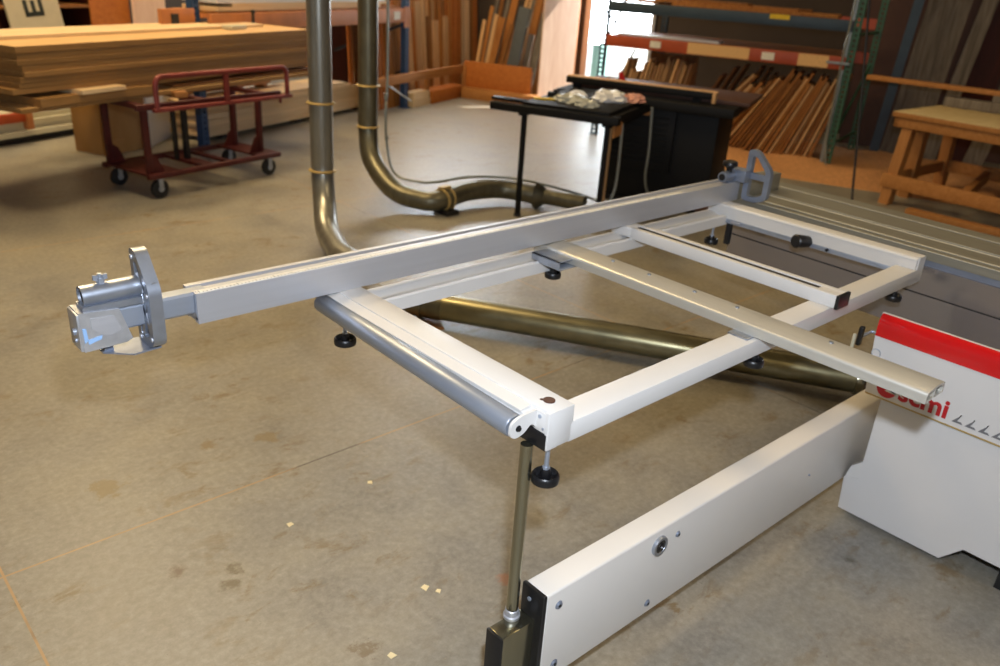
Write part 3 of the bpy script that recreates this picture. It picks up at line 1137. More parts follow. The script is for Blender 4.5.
# plywood sheets on the cart
rnd = random.Random(3)
z = .634
def sheet(u0, u1, v0, v1, z0, th, label, mat='ply', group=None, rz=0, name='plywood_sheet', cat='sheet'):
    b = MB()
    hu, hv = (u1 - u0) / 2, (v1 - v0) / 2
    b.box(-hu, hu, -hv, hv, 0, th, .0015, seg=1)
    o = single(b, name, mat, label, cat, W((u0 + u1) / 2, (v0 + v1) / 2, z0), RZ + rz, group)
    if mat == 'ply':                       # cut edges: browner ply, darkened further to paint the stack's side shade
        o.data.materials.append(M['plyedge_shade'])
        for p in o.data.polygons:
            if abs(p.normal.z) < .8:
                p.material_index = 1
    return o


ZS = .692
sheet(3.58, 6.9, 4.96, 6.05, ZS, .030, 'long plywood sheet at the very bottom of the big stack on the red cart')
sheet(3.70, 4.66, 4.93, 5.85, ZS + .030, .056, 'short thick board under the left end of the cart stack, second from the bottom', 'plyedge_shade')
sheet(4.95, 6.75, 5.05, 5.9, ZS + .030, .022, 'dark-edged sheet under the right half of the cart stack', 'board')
sheet(4.80, 6.80, 5.12, 5.9, ZS + .052, .034, 'recessed board in the shadow gap of the cart stack', 'plyedge_shade', rz=.01)
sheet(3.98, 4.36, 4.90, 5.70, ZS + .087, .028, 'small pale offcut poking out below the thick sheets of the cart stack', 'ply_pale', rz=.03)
sheet(4.38, 6.70, 4.99, 5.85, ZS + .087, .028, 'narrow sheet filling the gap beneath the thick sheets on the cart', 'plyedge_shade')
z = ZS + .116
ths = [.038, .036, .040, .034, .045, .034, .048, .044]
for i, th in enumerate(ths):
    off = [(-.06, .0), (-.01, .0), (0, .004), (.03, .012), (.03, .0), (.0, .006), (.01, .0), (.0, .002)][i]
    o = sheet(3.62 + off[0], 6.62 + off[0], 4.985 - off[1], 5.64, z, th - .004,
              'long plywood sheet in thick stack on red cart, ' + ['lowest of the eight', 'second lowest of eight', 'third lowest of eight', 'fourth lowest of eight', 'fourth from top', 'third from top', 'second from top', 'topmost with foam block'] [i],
              'ply' if i > 2 else 'plyedge_shade', 'plywood sheets of the upper cart stack', rz=rnd.uniform(-.002, .002))
    z += th - .0035
zt_stack = z
sheet(3.3, 6.4, 5.34, 5.76, z, .022, 'extra sheet lying along the back of the cart stack', 'ply_pale')
b = MB()
b.box(-.11, .11, -.05, .05, 0, .035, .006)
single(b, 'foam_block', 'offwhite', 'small cream foam block on top of the plywood stack', 'block', W(5.92, 5.26, zt_stack), RZ + .1)
b = MB()
b.lathe([(0, 0), (.03, 0), (.03, .02), (.014, .03), (.014, .10), (.02, .11), (.02, .13), (0, .135)], 16)
single(b, 'clamp_handle', 'black', 'small black upright handle on the back of the plywood stack', 'handle', W(6.45, 5.50, zt_stack + .0))
b = MB()
b.box(-.05, .05, -.04, .04, 0, .045, .006)
single(b, 'wood_block', 'bench', 'small wood block on the cart shelf frame behind the red rail', 'block', W(4.78, 4.82, .692))

# ================================================================= CARTON AND WHITE SHEETS BEHIND THE CART
ca = thing('shipping_carton', 'tan carton with a white right end, on the floor behind the red cart', 'box', W(5.25, 6.3), RZ)
b = MB()
b.box(-.13, .36, -.2, .16, .0, .64, .006)
b.box(-.12, .10, -.205, -.2, .02, .13)
build(b, 'carton_body', 'carton', ca, world=False)
b = MB()
mw_ = Matrix.Translation((.361, -.2, 0)) @ Matrix.Rotation(math.radians(26), 4, 'Z')
b.box(0, .62, -.012, .0, .0, .62, mtx=mw_)
build(b, 'white_end', 'melamine', ca, world=False)
lab = ['dark skid under the white sheets at the left wall side', 'lowest white sheet of the low pile behind the carton', 'second white sheet from the bottom of the low pile behind the carton', 'third white sheet of the low pile behind the carton', 'top white sheet of the low pile, with a red tube end on it']
zz_ = 0
for i, (u1, v0, th, m_) in enumerate(((5.70, 7.05, .07, 'rubber'), (5.84, 6.98, .05, 'offwhite'), (5.80, 7.02, .045, 'offwhite'), (5.86, 7.0, .05, 'offwhite'), (5.78, 7.03, .05, 'offwhite'))):
    sheet(3.2, u1, v0, v0 + .95, zz_, th - .003, lab[i], m_, name='melamine_sheet' if i else 'skid', cat='sheet' if i else 'skid')
    zz_ += th - .003
b = MB()
b.box(-.06, .10, -.05, .05, 0, .03, .004)
single(b, 'red_strap', 'orange', 'small red strap end on the top white sheet by the carton', 'strap', W(5.45, 7.12, zz_), RZ)
bb = thing('rack_beam', 'loose orange rack beam end lying on the low white sheets at the left', 'beam', W(4.66, 6.97, .19), RZ)
b = MB()
b.box(-1.2, .42, -.05, -.005, .02, .10, .004)
build(b, 'beam', 'orange', bb, world=False)
b = MB()
b.box(.36, .42, -.07, -.002, -.05, .12, .003)
build(b, 'end_bracket', 'orange_pale', bb, world=False)

# ================================================================= SIGN AND PANELS ABOVE THE STACK
sg = thing('sign_board', 'tall off-white sign board with sideways black capital letters, behind the plywood stack', 'sign', W(5.72, 7.35, .25), RZ)
tilt = Matrix.Rotation(math.radians(-6), 4, 'X') @ Matrix.Rotation(math.radians(-4), 4, 'Y')
b = MB()
b.box(-.28, .28, -.01, .01, 0, 2.0, mtx=tilt)
build(b, 'board', 'sign', sg, world=False)
# letter E turned on its side, and the next letter above it
b = MB()
z0 = .795
for (x0, x1, a0, a1) in ((-.10, .10, z0, z0 + .04), (-.10, -.06, z0, z0 + .15), (-.02, .02, z0, z0 + .14), (.06, .10, z0, z0 + .15)):
    b.box(x0, x1, -.0125, -.0095, a0, a1, mtx=tilt)
build(b, 'letter', 'ink', sg, world=False, smooth=False)
b = MB()
z0 = 1.03
for (x0, x1, a0, a1) in ((-.10, .10, z0, z0 + .04), (.06, .10, z0, z0 + .17)):
    b.box(x0, x1, -.0125, -.0095, a0, a1, mtx=tilt)
build(b, 'letter', 'ink', sg, world=False, smooth=False)
def upright_panel(name, label, cat, mat, u, v, z, w, h, th, rx=0, ry=0, rz=0, group=None):
    b = MB()
    mtx = Matrix.Rotation(rx, 4, 'X') @ Matrix.Rotation(ry, 4, 'Y')
    b.box(-w / 2, w / 2, -th / 2, th / 2, 0, h, .001, mtx=mtx, seg=1)
    return single(b, name, mat, label, cat, W(u, v, z), RZ + rz, group)


upright_panel('strand_board_panel', 'orange-brown strand board panel standing behind the plywood stack, next to the pale one', 'panel', 'osb', 6.68, 7.6, 0, .50, 1.9, .02)
upright_panel('pale_panel', 'pale pinkish panel standing behind the plywood stack beside the strand board', 'panel', 'pinkply', 7.16, 7.55, 0, .46, 1.9, .02)
sh = thing('shelf_unit', 'dark brown open shelf unit behind the sign board at the left', 'shelf', W(5.4, 8.2), RZ)
b = MB()
b.box(-1.4, 1.5, .42, .45, 0, 2.3)
build(b, 'back_panel', 'redwood', sh, world=False)
for zz in (.35, .72, 1.05, 1.38, 1.7):
    b = MB()
    b.box(-1.4, 1.5, -.1, .42, zz, zz + .03)
    build(b, 'shelf_board', 'board', sh, world=False)
for xx in (-1.4, -.55, .35, 1.47):
    b = MB()
    b.box(xx, xx + .03, -.1, .42, 0, 2.3)
    build(b, 'side_panel', 'redwood', sh, world=False)
# ================================================================= PALLET RACKS
def upright(b, u, v, h, w=.075, d=.06, holes=None):
    "slotted rack post: open channel with a row of punched slots on its face"
    b.box(u - d / 2, u + d / 2, v - w / 2, v - w / 2 + .006, 0, h)
    b.box(u - d / 2, u + d / 2, v + w / 2 - .006, v + w / 2, 0, h)
    # front face left open where the slots are: a ladder of bridges
    b.box(u - d / 2, u - d / 2 + .004, v - w / 2, v - .012, 0, h)
    b.box(u - d / 2, u - d / 2 + .004, v + .012, v + w / 2, 0, h)
    z = 0
    while z < h:
        b.box(u - d / 2, u - d / 2 + .004, v - .012, v + .012, z, z + .022)
        z += .05
    b.box(u - .06, u + .06, v - .05, v + .05, 0, .008)


# right rack (front plane u=9.45)
rk = thing('pallet_rack', 'pallet rack with blue and orange beams over leaning boards, green post at its right end', 'rack', W(9.45, 1.7), RZ)


def L_(b, name, mat, parent, **k2):
    "write in building coordinates, store under a thing turned by RZ"
    bmesh.ops.transform(b.bm, matrix=Matrix.Rotation(RZ, 4, 'Z'), verts=b.bm.verts)
    return build(b, name, mat, parent, **k2)


b = MB(); upright(b, 9.45, .40, 2.6)
gp = L_(b, 'post', 'green', rk)
gp['label'] = 'green slotted post'
b = MB(); b.box(9.41, 9.425, .44, .475, .0, 2.6)
b.sweep([(9.40, .47, 2.6), (9.395, .47, 1.0), (9.40, .455, .3), (9.34, .40, .02)], .012, 8)
L_(b, 'post_guard', 'galvpipe', rk)
b = MB(); upright(b, 9.45, 3.03, 2.6)
L_(b, 'post', 'bluedark', rk)
b = MB(); upright(b, 10.5, .22, 2.6)
L_(b, 'post', 'green', rk)
b = MB(); upright(b, 10.5, 2.62, 2.6)
L_(b, 'post', 'bluedark', rk)
b = MB()
for z0, z1 in ((.15, .75), (.75, .15), (.9, 1.5), (1.5, .9)):
    pass
for (za, zb_) in ((.2, .9), (1.35, .95), (1.0, 1.9)):
    b.sweep([(9.45, 3.03, za), (10.5, 2.95, zb_)], .014, 6)
L_(b, 'brace', 'bluedark', rk)
b = MB()
for (za, zb_) in ((.25, .25), (.3, 1.0), (1.34, 1.34)):
    b.sweep([(9.45, .40, za), (10.5, .22, zb_)], .014, 6)
L_(b, 'brace', 'green', rk)
b = MB(); b.box(9.40, 9.45, .44, 2.99, 1.00, 1.125, .004)
bm_ = L_(b, 'beam', 'orange', rk)
for v0, v1, m_, nm, za, zb_ in ((2.06, 1.40, 'notes', 'written_card', 1.008, 1.122), (.90, .60, 'notes', 'written_card', 1.004, 1.122), (2.48, 2.36, 'paper', 'paper_label', 1.03, 1.10), (1.27, 1.14, 'paper', 'paper_label', 1.025, 1.10)):
    b = MB(); b.box(9.3955, 9.4, v1, v0, za, zb_)
    L_(b, nm, m_, bm_, smooth=False)
b = MB()
b.cyl((9.36, .50, 1.065), (9.41, .50, 1.065), .014, n=10)
b.box(9.385, 9.402, .40, .62, 1.055, 1.075)
L_(b, 'beam_clip', 'galvpipe', bm_)
b = MB(); b.box(9.40, 9.45, .44, 2.99, 1.365, 1.475, .004)
bu = L_(b, 'beam', 'bluedark', rk)
b = MB(); b.box(9.3955, 9.4, 1.06, 1.26, 1.43, 1.475)
L_(b, 'yellow_tag', 'yellow', bu)
b = MB(); b.box(10.50, 10.55, .26, 2.6, 1.00, 1.12); b.box(10.50, 10.55, .26, 2.6, 1.365, 1.475)
L_(b, 'rear_beam', 'orange', rk)
b = MB(); b.box(9.46, 10.49, .48, 2.95, 1.10, 1.125)
L_(b, 'shelf_panel', 'board', rk)
# whitish sheet on the middle shelf
def U_single(b, name, mat, label, cat, group=None, origin=None, kind=None, **k2):
    "mesh written in building coordinates around origin (u,v,z)"
    u, v, z_ = origin
    bmesh.ops.transform(b.bm, matrix=Matrix.Translation((-u, -v, -z_)), verts=b.bm.verts)
    return single(b, name, mat, label, cat, W(u, v, z_), RZ, group, kind, **k2)


b = MB(); b.box(9.50, 9.75, 1.75, 2.90, 1.126, 1.146, .002)
U_single(b, 'white_panel', 'melamine', 'white panel lying on the orange shelf level of the right rack', 'panel', origin=(9.95, 2.3, 1.126))
# planks on the blue level
for i, (u0, u1, v0, v1, zz, th, rz) in enumerate(((9.42, 9.6, .6, 2.3, 1.476, .03, .02), (9.5, 9.75, .7, 2.9, 1.476, .022, -.01), (9.46, 9.70, 1.0, 2.5, 1.507, .022, .03), (9.78, 10.0, .6, 2.8, 1.476, .03, 0), (9.8, 10.0, .9, 2.6, 1.507, .025, .02), (9.50, 9.72, 1.5, 2.2, 1.530, .02, -.08))):
    lb = ['front plank lying on the blue beam of the right rack', 'wide plank behind the front one on the blue rack level', 'plank lying crossed on two others on the blue rack level', 'rear plank on the blue rack level', 'short plank on top of the rear plank on the blue rack level', 'topmost short plank on the blue rack level'][i]
    b = MB()
    b.box(-(u1 - u0) / 2, (u1 - u0) / 2, -(v1 - v0) / 2, (v1 - v0) / 2, 0, th, .002)
    single(b, 'plank', 'board', lb, 'plank', W((u0 + u1) / 2, (v0 + v1) / 2, zz), RZ + rz, 'planks on the blue rack level')

# boards leaning under the right rack
rnd = random.Random(11)
def lean_board(name, mat, label, cat, u, v, z0, depth, h, th, a, rz=0.0, rx=0.0, group=None):
    "stands on its lower edge at (u,v), leaning by angle a towards -v"
    b = MB()
    m = Matrix.Rotation(rx, 4, 'Y') @ Matrix.Rotation(a, 4, 'X')
    b.box(-depth / 2, depth / 2, 0, th, 0, h, .0015, seg=1, mtx=m)
    return single(b, name, mat, label, cat, W(u, v, z0), RZ + rz, group)


def lean_at(v_):
    return math.radians(15 + 24 * max(0, min(1, (v_ - .60) / 1.4)))


v = .60
while v < 2.02:
    a = lean_at(v)
    th = rnd.choice((.018, .022, .028, .034))
    hz = rnd.uniform(.80, .955) * (.90 if v > 1.65 else 1)
    lean_board('leaning_board', rnd.choice(('board', 'board', 'board_pale')), 'rough-sawn offcut board leaning in the row under the orange beam of the right rack', 'board',
               9.48 + rnd.uniform(-.015, .02) + .17, v, .0, .34, hz / math.cos(a), th, a, group='boards leaning under the right rack')
    nv = v + th / math.cos(a) + .003
    v = nv + .96 * (math.tan(lean_at(nv + .02)) - math.tan(a))
# second, deeper row seen behind them
v = 2.1
while v > .9:
    lean_board('leaning_board', 'board', 'board in the rear row under the orange beam of the right rack', 'board',
               10.12, v, .0, .30, rnd.uniform(.8, 1.0), .03, math.radians(26), group='boards in the rear row under the right rack')
    v -= .09
# smaller boards standing behind the black saw, left half of the rack
v = 2.93
while v > 2.20:
    a = math.radians(11)
    h = rnd.uniform(.74, .92) if v > 2.5 else rnd.uniform(.88, .96)
    lean_board('short_board', 'board_pale', 'short pale board standing behind the black saw under the rack', 'board', 9.70 + rnd.uniform(-.08, .08), v, .0, rnd.uniform(.15, .30), h, .022, a,
               group='short boards behind the black saw')
    v -= .028 + rnd.uniform(0, .014)
bo = thing('standing_panel', 'wide tan panel standing upright behind the short boards under the rack', 'panel', W(9.95, 2.25), RZ)
b = MB(); b.box(-.02, 0, -.22, .35, 0, .94, .002)
build(b, 'panel_face', 'board', bo, world=False)
b = MB(); b.box(0, .02, -.2, .33, .3, .36); b.box(0, .02, -.2, .33, .7, .76)
build(b, 'batten', 'bench', bo, world=False)

# tall panels against the wall right of the rack
upright_panel('weathered_board', 'tall weathered grey-brown wide board standing right of the green rack post', 'board', 'grey_wood', 10.75, -.30, 0, .05, 2.6, .42, rx=math.radians(4))
upright_panel('weathered_board', 'narrower weathered grey board leaning next to the wide grey-brown one', 'board', 'grey_wood', 10.80, -.62, 0, .05, 2.6, .15, rx=math.radians(6))
upright_panel('dark_panel', 'dark red-brown panel between the weathered grey boards', 'panel', 'redwood', 10.95, -.88, 0, .04, 2.6, .32, rx=math.radians(4))
upright_panel('weathered_board', 'weathered grey board leaning at the right edge, past the dark red-brown panel', 'board', 'grey_wood', 10.6, -1.05, 0, .05, 2.6, .20, rx=math.radians(10))
upright_panel('blue_board', 'blue-green painted plank standing beside the green rack post', 'plank', 'bluedark', 10.45, -.02, 0, .04, 2.6, .10, rx=math.radians(3))
wall_boxes('trim_1', 'brown', [(11.2, 11.9, -7, .4, 0, 5.5)])

# sawdust on the floor
b = MB()
n = 60
gx0, gx1, gy0, gy1 = 8.55, 10.9, -2.6, 2.25
vs = []
r2 = random.Random(5)
for i in range(n + 1):
    row = []
    for j in range(n + 1):
        u = gx0 + (gx1 - gx0) * i / n
        w_ = gy0 + (gy1 - gy0) * j / n
        e_ = min(i, n - i, j, n - j) / n
        e_ = min(1, e_ * 6)
        h = .075 * e_ * (.55 + .45 * math.sin(u * 5 + math.sin(w_ * 3)) * math.cos(w_ * 4.2)) + r2.uniform(0, .007) * e_
        row.append(b.bm.verts.new((u - 9.7, w_, max(h, .001) if 0 < e_ else -.004)))
    vs.append(row)
for i in range(n):
    for j in range(n):
        b.bm.faces.new((vs[i][j], vs[i + 1][j], vs[i + 1][j + 1], vs[i][j + 1]))
lo_ = [b.bm.verts.new((x_, y_, -.006)) for x_, y_ in ((gx0 - 9.7, gy0), (gx1 - 9.7, gy0), (gx1 - 9.7, gy1), (gx0 - 9.7, gy1))]
b.bm.faces.new(lo_)
single(b, 'sawdust', 'sand', 'drift of orange-tan sawdust on the floor under the right rack and bench', 'sawdust', W(9.7, 0, .002), RZ, None, 'stuff', angle=80)

# ================================================================= LEFT RACK
lk = thing('pallet_rack', 'pallet rack with blue posts and faded orange beams along the back, behind the dust pipes', 'rack', W(7.8, 6.1), RZ)


def upright_b(b, u, v, h, w=.085, d=.07):
    b.box(u - w / 2, u - w / 2 + .006, v - d / 2, v + d / 2, 0, h)
    b.box(u + w / 2 - .006, u + w / 2, v - d / 2, v + d / 2, 0, h)
    b.box(u - w / 2, u - .014, v - d / 2, v - d / 2 + .004, 0, h)
    b.box(u + .014, u + w / 2, v - d / 2, v - d / 2 + .004, 0, h)
    z = 0
    while z < h:
        b.box(u - .014, u + .014, v - d / 2, v - d / 2 + .004, z, z + .025)
        z += .05
    b.box(u - .07, u + .07, v - .06, v + .06, 0, .008)


for (u_, v_) in ((9.36, 5.6), (5.92, 5.72), (9.36, 6.75)):
    b = MB(); upright_b(b, u_, v_, 2.5)
    L_(b, 'post', 'blue', lk)
b = MB(); b.box(5.96, 9.36, 5.555, 5.60, 1.045, 1.20, .004)
ob = L_(b, 'beam', 'orange_pale', lk)
b = MB(); b.box(9.26, 9.40, 5.548, 5.557, .98, 1.22)
L_(b, 'beam_hook', 'orange_pale', ob)
b = MB(); b.box(9.02, 9.16, 5.548, 5.5545, 1.08, 1.17)
L_(b, 'paper_label', 'paper', ob, smooth=False)
b = MB(); b.box(5.50, 5.88, 5.66, 5.71, 1.06, 1.24, .004)
L_(b, 'beam', 'orange_pale', lk)
b = MB(); b.box(5.60, 5.68, 5.652, 5.66, 1.12, 1.20)
L_(b, 'beam_slot', 'black', lk)
b = MB(); b.box(7.1, 9.36, 6.74, 6.79, 1.045, 1.20, .004)
L_(b, 'rear_beam', 'orange_pale', lk)
b = MB()
b.sweep([(9.36, 5.6, 1.02), (8.80, 6.72, .50)], .018, 6)
b.sweep([(9.36, 5.62, .45), (9.36, 6.72, .12)], .012, 6)
L_(b, 'brace', 'black', lk)
b = MB(); b.box(5.98, 9.30, 5.62, 6.05, 1.20, 1.215)
L_(b, 'deck_panel', 'board', lk)
for i, (u0, u1, zz, th, m_) in enumerate(((6.1, 8.8, 1.216, .035, 'ply_pale'), (6.3, 9.0, 1.252, .03, 'ply_pale'), (6.1, 8.9, 1.283, .06, 'melamine'))):
    sheet(u0, u1, 5.60, 6.02, zz, th, ['lowest pale sheet on the beam level of the left rack', 'middle pale sheet on the beam level of the left rack', 'topmost thick white sheet on the left rack, cut by the picture top'][i], m_)

# floor stack of plywood below the rack
for i in range(3):
    b = MB(); b.box(6.35 + i * 1.2, 6.45 + i * 1.2, 5.92, 6.3, 0, .045, .002)
    U_single(b, 'wood_skid', 'dark', ['left', 'middle', 'right'][i] + ' dark wood skid under the floor plywood stack behind the pipes', 'skid', origin=(6.4 + i * 1.2, 6.1, 0))
zz_ = .045
names = ['lowest', 'second lowest', 'third lowest', 'fourth lowest', 'middle', 'fifth from the top', 'fourth from the top', 'third from the top', 'second from the top', 'topmost']
for i in range(10):
    th = .032
    u1 = 9.1 - (0 if i < 5 else (i - 4) * .12)
    sheet(6.12 + (.02 * (i % 3)), u1, 5.88 + .01 * (i % 2), 6.34, zz_, th - .002, names[i] + ' plywood sheet in the low floor stack below the left rack', 'ply_pale', 'plywood sheets in the floor stack')
    zz_ += th
b = MB(); b.box(-.85, .85, -.04, .04, 0, .075, .003)
single(b, 'timber', 'board_pale', 'pale square timber lying on the floor stack, end towards the blue post', 'timber', W(9.0, 6.0, .206), RZ)
for i, (u0, u1, v0, zz0, th) in enumerate(((9.44, 9.88, 5.50, 0, .09), (9.44, 9.86, 5.505, .09, .09))):
    sheet(u0, u1, v0, v0 + .15, zz0, th, ['lower', 'upper'][i] + ' pale timber block on the floor right of the blue rack post', 'ply_pale', name='timber', cat='timber')
b = MB()
for k_ in range(3):
    b.box(6.05, 7.2, 5.95, 6.8, .42 + k_ * .001, .42 + k_ * .001)
b.bm.free()
# brown panels standing in the rack bay (dark between the pipes)
upright_panel('brown_panel', 'dark brown panel standing in the left rack bay between the two dust pipes', 'panel', 'redwood', 9.05, 6.40, .0, .44, 1.03, .03)
for i, zz in enumerate((.50, .56, .62, .68, .74, .80)):
    pass
sp_ = thing('shelf_support', 'wooden trestle box holding up the pale sheets inside the left rack', 'trestle', W(6.8, 6.5), RZ)
b = MB(); b.box(-.6, .7, -.3, .3, .40, .50)
build(b, 'trestle_top', 'bench', sp_, world=False)
for xx in (-.55, .6):
    b = MB(); b.box(xx, xx + .06, -.28, .28, .364, .40)
    build(b, 'batten', 'bench', sp_, world=False)
for i in range(7):
    sheet(6.2, 7.75 - .02 * (i % 2), 6.16 + .01 * (i % 3), 6.75, .501 + i * .06, .052, 'pale board bundle layer on the trestle in the left rack, ' + ['lowest', 'second lowest', 'third lowest', 'middle', 'third from the top', 'second from the top', 'topmost'][i], 'ply_pale', 'board layers in the left rack', name='board', cat='board')

# wooden bin: low rail, strand board front and boards leaning behind it
bn = thing('lumber_bin', 'wooden lumber bin with low rails and an orange strand board front, in the back corner', 'bin', W(10.4, 5.5), RZ)
b = MB(); b.box(8.55, 10.84, 5.50, 5.54, .33, .44, .003)
L_(b, 'rail', 'bench', bn)
b = MB(); b.box(9.9, 10.84, 5.48, 5.52, 0, .16, .003); b.box(9.9, 10.84, 5.52, 5.9, .13, .16)
L_(b, 'bottom_board', 'osb', bn)
b = MB(); b.box(10.82, 10.85, 4.46, 5.50, .10, .50, .002)
L_(b, 'front_panel', 'osb', bn)
b = MB(); b.box(10.70, 10.74, 4.30, 5.46, 0, .15, .002); b.box(10.74, 10.85, 4.3, 5.46, .12, .15, .002)
L_(b, 'plinth_board', 'bench', bn)
for (u_, v_) in ((10.80, 5.46), (10.84, 4.46), (9.9, 5.56)):
    b = MB(); b.box(u_, u_ + .05, v_, v_ + .05, 0, .44)
    L_(b, 'corner_post', 'bench', bn)
rnd = random.Random(21)


def tall_board(label, u, v, w, h, th, ax, ay, mat, group, rz=0, z0=0.0):
    b = MB()
    m = Matrix.Rotation(ax, 4, 'X') @ Matrix.Rotation(ay, 4, 'Y')
    b.box(-w / 2, w / 2, 0, th, 0, h, .0015, seg=1, mtx=m)
    return single(b, 'tall_board', mat, label, 'board', W(u, v, z0), RZ + rz, group)


u = 8.72
while u < 11.6:
    w = rnd.choice((.05, .07, .09, .12, .15))
    for d in range(2):
        tall_board('tall board standing in the lumber bin left of the strand board front', u + w / 2 + d * .02, 5.70 + d * .28, w - .004, rnd.uniform(1.7, 2.6) if d else rnd.uniform(1.0, 2.2), .022,
                   math.radians(-4), .030 * math.sin(2.4 * u), rnd.choice(('board', 'board', 'board_pale', 'osb')), 'tall boards in the lumber bin')
    u += w * 1.12 + rnd.uniform(.004, .03)
v = 5.42
while v > 4.46:
    w = rnd.choice((.05, .08, .10))
    for d in range(2):
        b = MB()
        m = Matrix.Rotation(math.radians(9 + 3 * math.sin(v * 9)), 4, 'X') @ Matrix.Rotation(math.radians(5), 4, 'Y')
        h = rnd.uniform(.9, 1.3) if d == 0 else rnd.uniform(1.4, 2.0)
        b.box(0, .022, -w / 2, w / 2, 0, h, .0015, seg=1, mtx=m)
        single(b, 'tall_board', rnd.choice(('board', 'board_pale', 'board', 'grey_wood')), 'board leaning behind the orange strand board bin front', 'board', W(10.93 + d * .3, v, 0), RZ, 'boards behind the strand board front')
    v -= w * 1.08 + rnd.uniform(.004, .02)
b = MB()
b.box(-.03, .0, -.09, .09, 0, 1.28, .02, mtx=Matrix.Rotation(math.radians(10), 4, 'X'))
single(b, 'grey_panel', 'slate', 'dark grey round-topped panel leaning among the boards of the corner bin', 'panel', W(10.89, 4.86), RZ)
# pale panel by the door
b = MB()
b.prism(rounded([(-.30, 0), (.30, 0), (.30, 1.9), (-.30, 1.9)], .04), 'y', -.012, .012)
single(b, 'pale_panel', 'pinkply', 'pale pink plywood panel standing in the light beside the doorway', 'panel', W(11.15, 4.22), math.radians(-7))
b = MB()
b.box(-.03, .03, -.25, .25, 0, 2.0, .003)
single(b, 'brown_panel', 'osb', 'orange-brown panel edge standing between the pale pink panel and the door frame', 'panel', W(11.55, 4.36), RZ)

# ================================================================= BLACK TABLE SAW
ts = thing('cabinet_saw', 'black cabinet table saw with fence rail and leggy extension table, beyond the dust pipes', 'table saw', W(6.3, 1.7), RZ)
b = MB(); b.box(5.60, 6.50, 1.70, 2.36, .835, .868, .004)
et = L_(b, 'extension_table', 'blackpaint', ts)
b = MB(); b.box(5.56, 5.64, 1.62, 2.60, .79, .845, .004); b.box(5.62, 5.70, 2.34, 2.62, .85, .872, .003)
L_(b, 'front_rail', 'blackpaint', ts)
b = MB(); b.box(5.64, 6.7, 1.66, 1.72, .77, .84, .004)
L_(b, 'side_rail', 'blackpaint', ts)
for (u_, v_) in ((5.66, 2.36), (5.66, 1.72)):
    b = MB(); b.box(u_ - .017, u_ + .017, v_ - .017, v_ + .017, .02, .80, .002); b.box(u_ - .05, u_ + .03, v_ - .03, v_ + .03, .765, .80)
    lg = L_(b, 'leg', 'blackpaint', ts)
    b = MB(); b.cyl((u_, v_, 0), (u_, v_, .022), .028, n=16)
    L_(b, 'leg_foot', 'rubber', lg)
b = MB(); b.box(6.50, 7.45, 1.0, 2.45, .80, .868, .006)
L_(b, 'saw_top', 'blackpaint', ts)
b = MB(); b.box(6.62, 7.30, 1.12, 1.98, .04, .80, .008)
cbn = L_(b, 'cabinet', 'blackpaint', ts)
b = MB(); b.box(6.58, 6.63, 1.45, 2.02, .30, .80, .004)
L_(b, 'vented_panel', 'blackpaint', cbn)
b = MB()
for i in range(9):
    b.box(6.572, 6.582, 1.50, 1.95, .36 + i * .045, .375 + i * .045)
L_(b, 'vent_slats', 'blackpaint', cbn)
b = MB()
for i in range(2):
    b.box(6.60, 7.32, 1.10, 2.0, .0, .045, .003)
L_(b, 'base', 'rubber', ts)
b = MB(); b.box(6.575, 6.585, 1.66, 1.80, .72, .80)
L_(b, 'maker_plate', 'bench', ts)
b = MB(); b.box(6.64, 6.72, 1.20, 2.42, .905, .955, .003)
rl = L_(b, 'fence_rail', 'blackpaint', ts)
b = MB(); b.box(6.66, 6.74, 1.18, 2.42, .945, .962, .003); b.box(6.60, 6.66, 1.175, 1.20, .88, .962, .003)
L_(b, 'rail_cap', 'board_pale', rl)
b = MB(); b.box(6.66, 6.70, 1.3, 1.36, .865, .91); b.box(6.66, 6.70, 2.3, 2.36, .865, .91)
L_(b, 'rail_bracket', 'blackpaint', rl)
b = MB(); b.box(6.74, 7.45, .93, 2.4, .8685, .90, .003)
L_(b, 'side_table', 'brown', ts)
b = MB(); b.sweep(catmull([(5.95, 1.70, .80), (5.95, 1.69, .45), (5.93, 1.70, .22), (5.85, 1.78, .08), (5.6, 1.95, .02)], 6), .011, 8)
L_(b, 'cable', 'galvpipe', ts)
b = MB(); b.sweep(catmull([(6.45, 1.62, .82), (6.45, 1.60, .5), (6.46, 1.60, .25), (6.55, 1.56, .08), (6.60, 1.50, .02)], 6), .011, 8)
L_(b, 'cable', 'galvpipe', ts)
b = MB(); b.box(5.90, 5.93, 1.76, 1.79, 0, .80)
L_(b, 'wooden_prop', 'board_pale', ts)
b = MB()
b.lathe([(0, 0), (.10, 0), (.13, .04), (.12, .10), (.06, .14), (0, .15)], 18, Matrix.Translation((6.55, 1.05, 0)))
U_single(b, 'sack', 'brown', 'small brown sack slumped at the foot of the black saw cabinet', 'sack', origin=(6.55, 1.05, 0))
# things on the extension table
b = MB(); b.box(5.60, 5.78, 1.648, 1.662, .70, .79)
L_(b, 'wood_cleat', 'bench', ts)
rnd = random.Random(9)
def crumple(name, mat, label, cat, u, v, z, sx, sy, sz, seed):
    rr = random.Random(seed)
    b = MB()
    bmesh.ops.create_icosphere(b.bm, subdivisions=3, radius=1)
    for w_ in b.bm.verts:
        k_ = 1 + rr.uniform(-.16, .16) + .15 * math.sin(w_.co.x * 5 + seed) * math.cos(w_.co.y * 6)
        w_.co = Vector((w_.co.x * sx * k_, w_.co.y * sy * k_, max(-.25, w_.co.z * k_) * sz + .25 * sz))
    return single(b, name, mat, label, cat, W(u, v, z), RZ, angle=20)


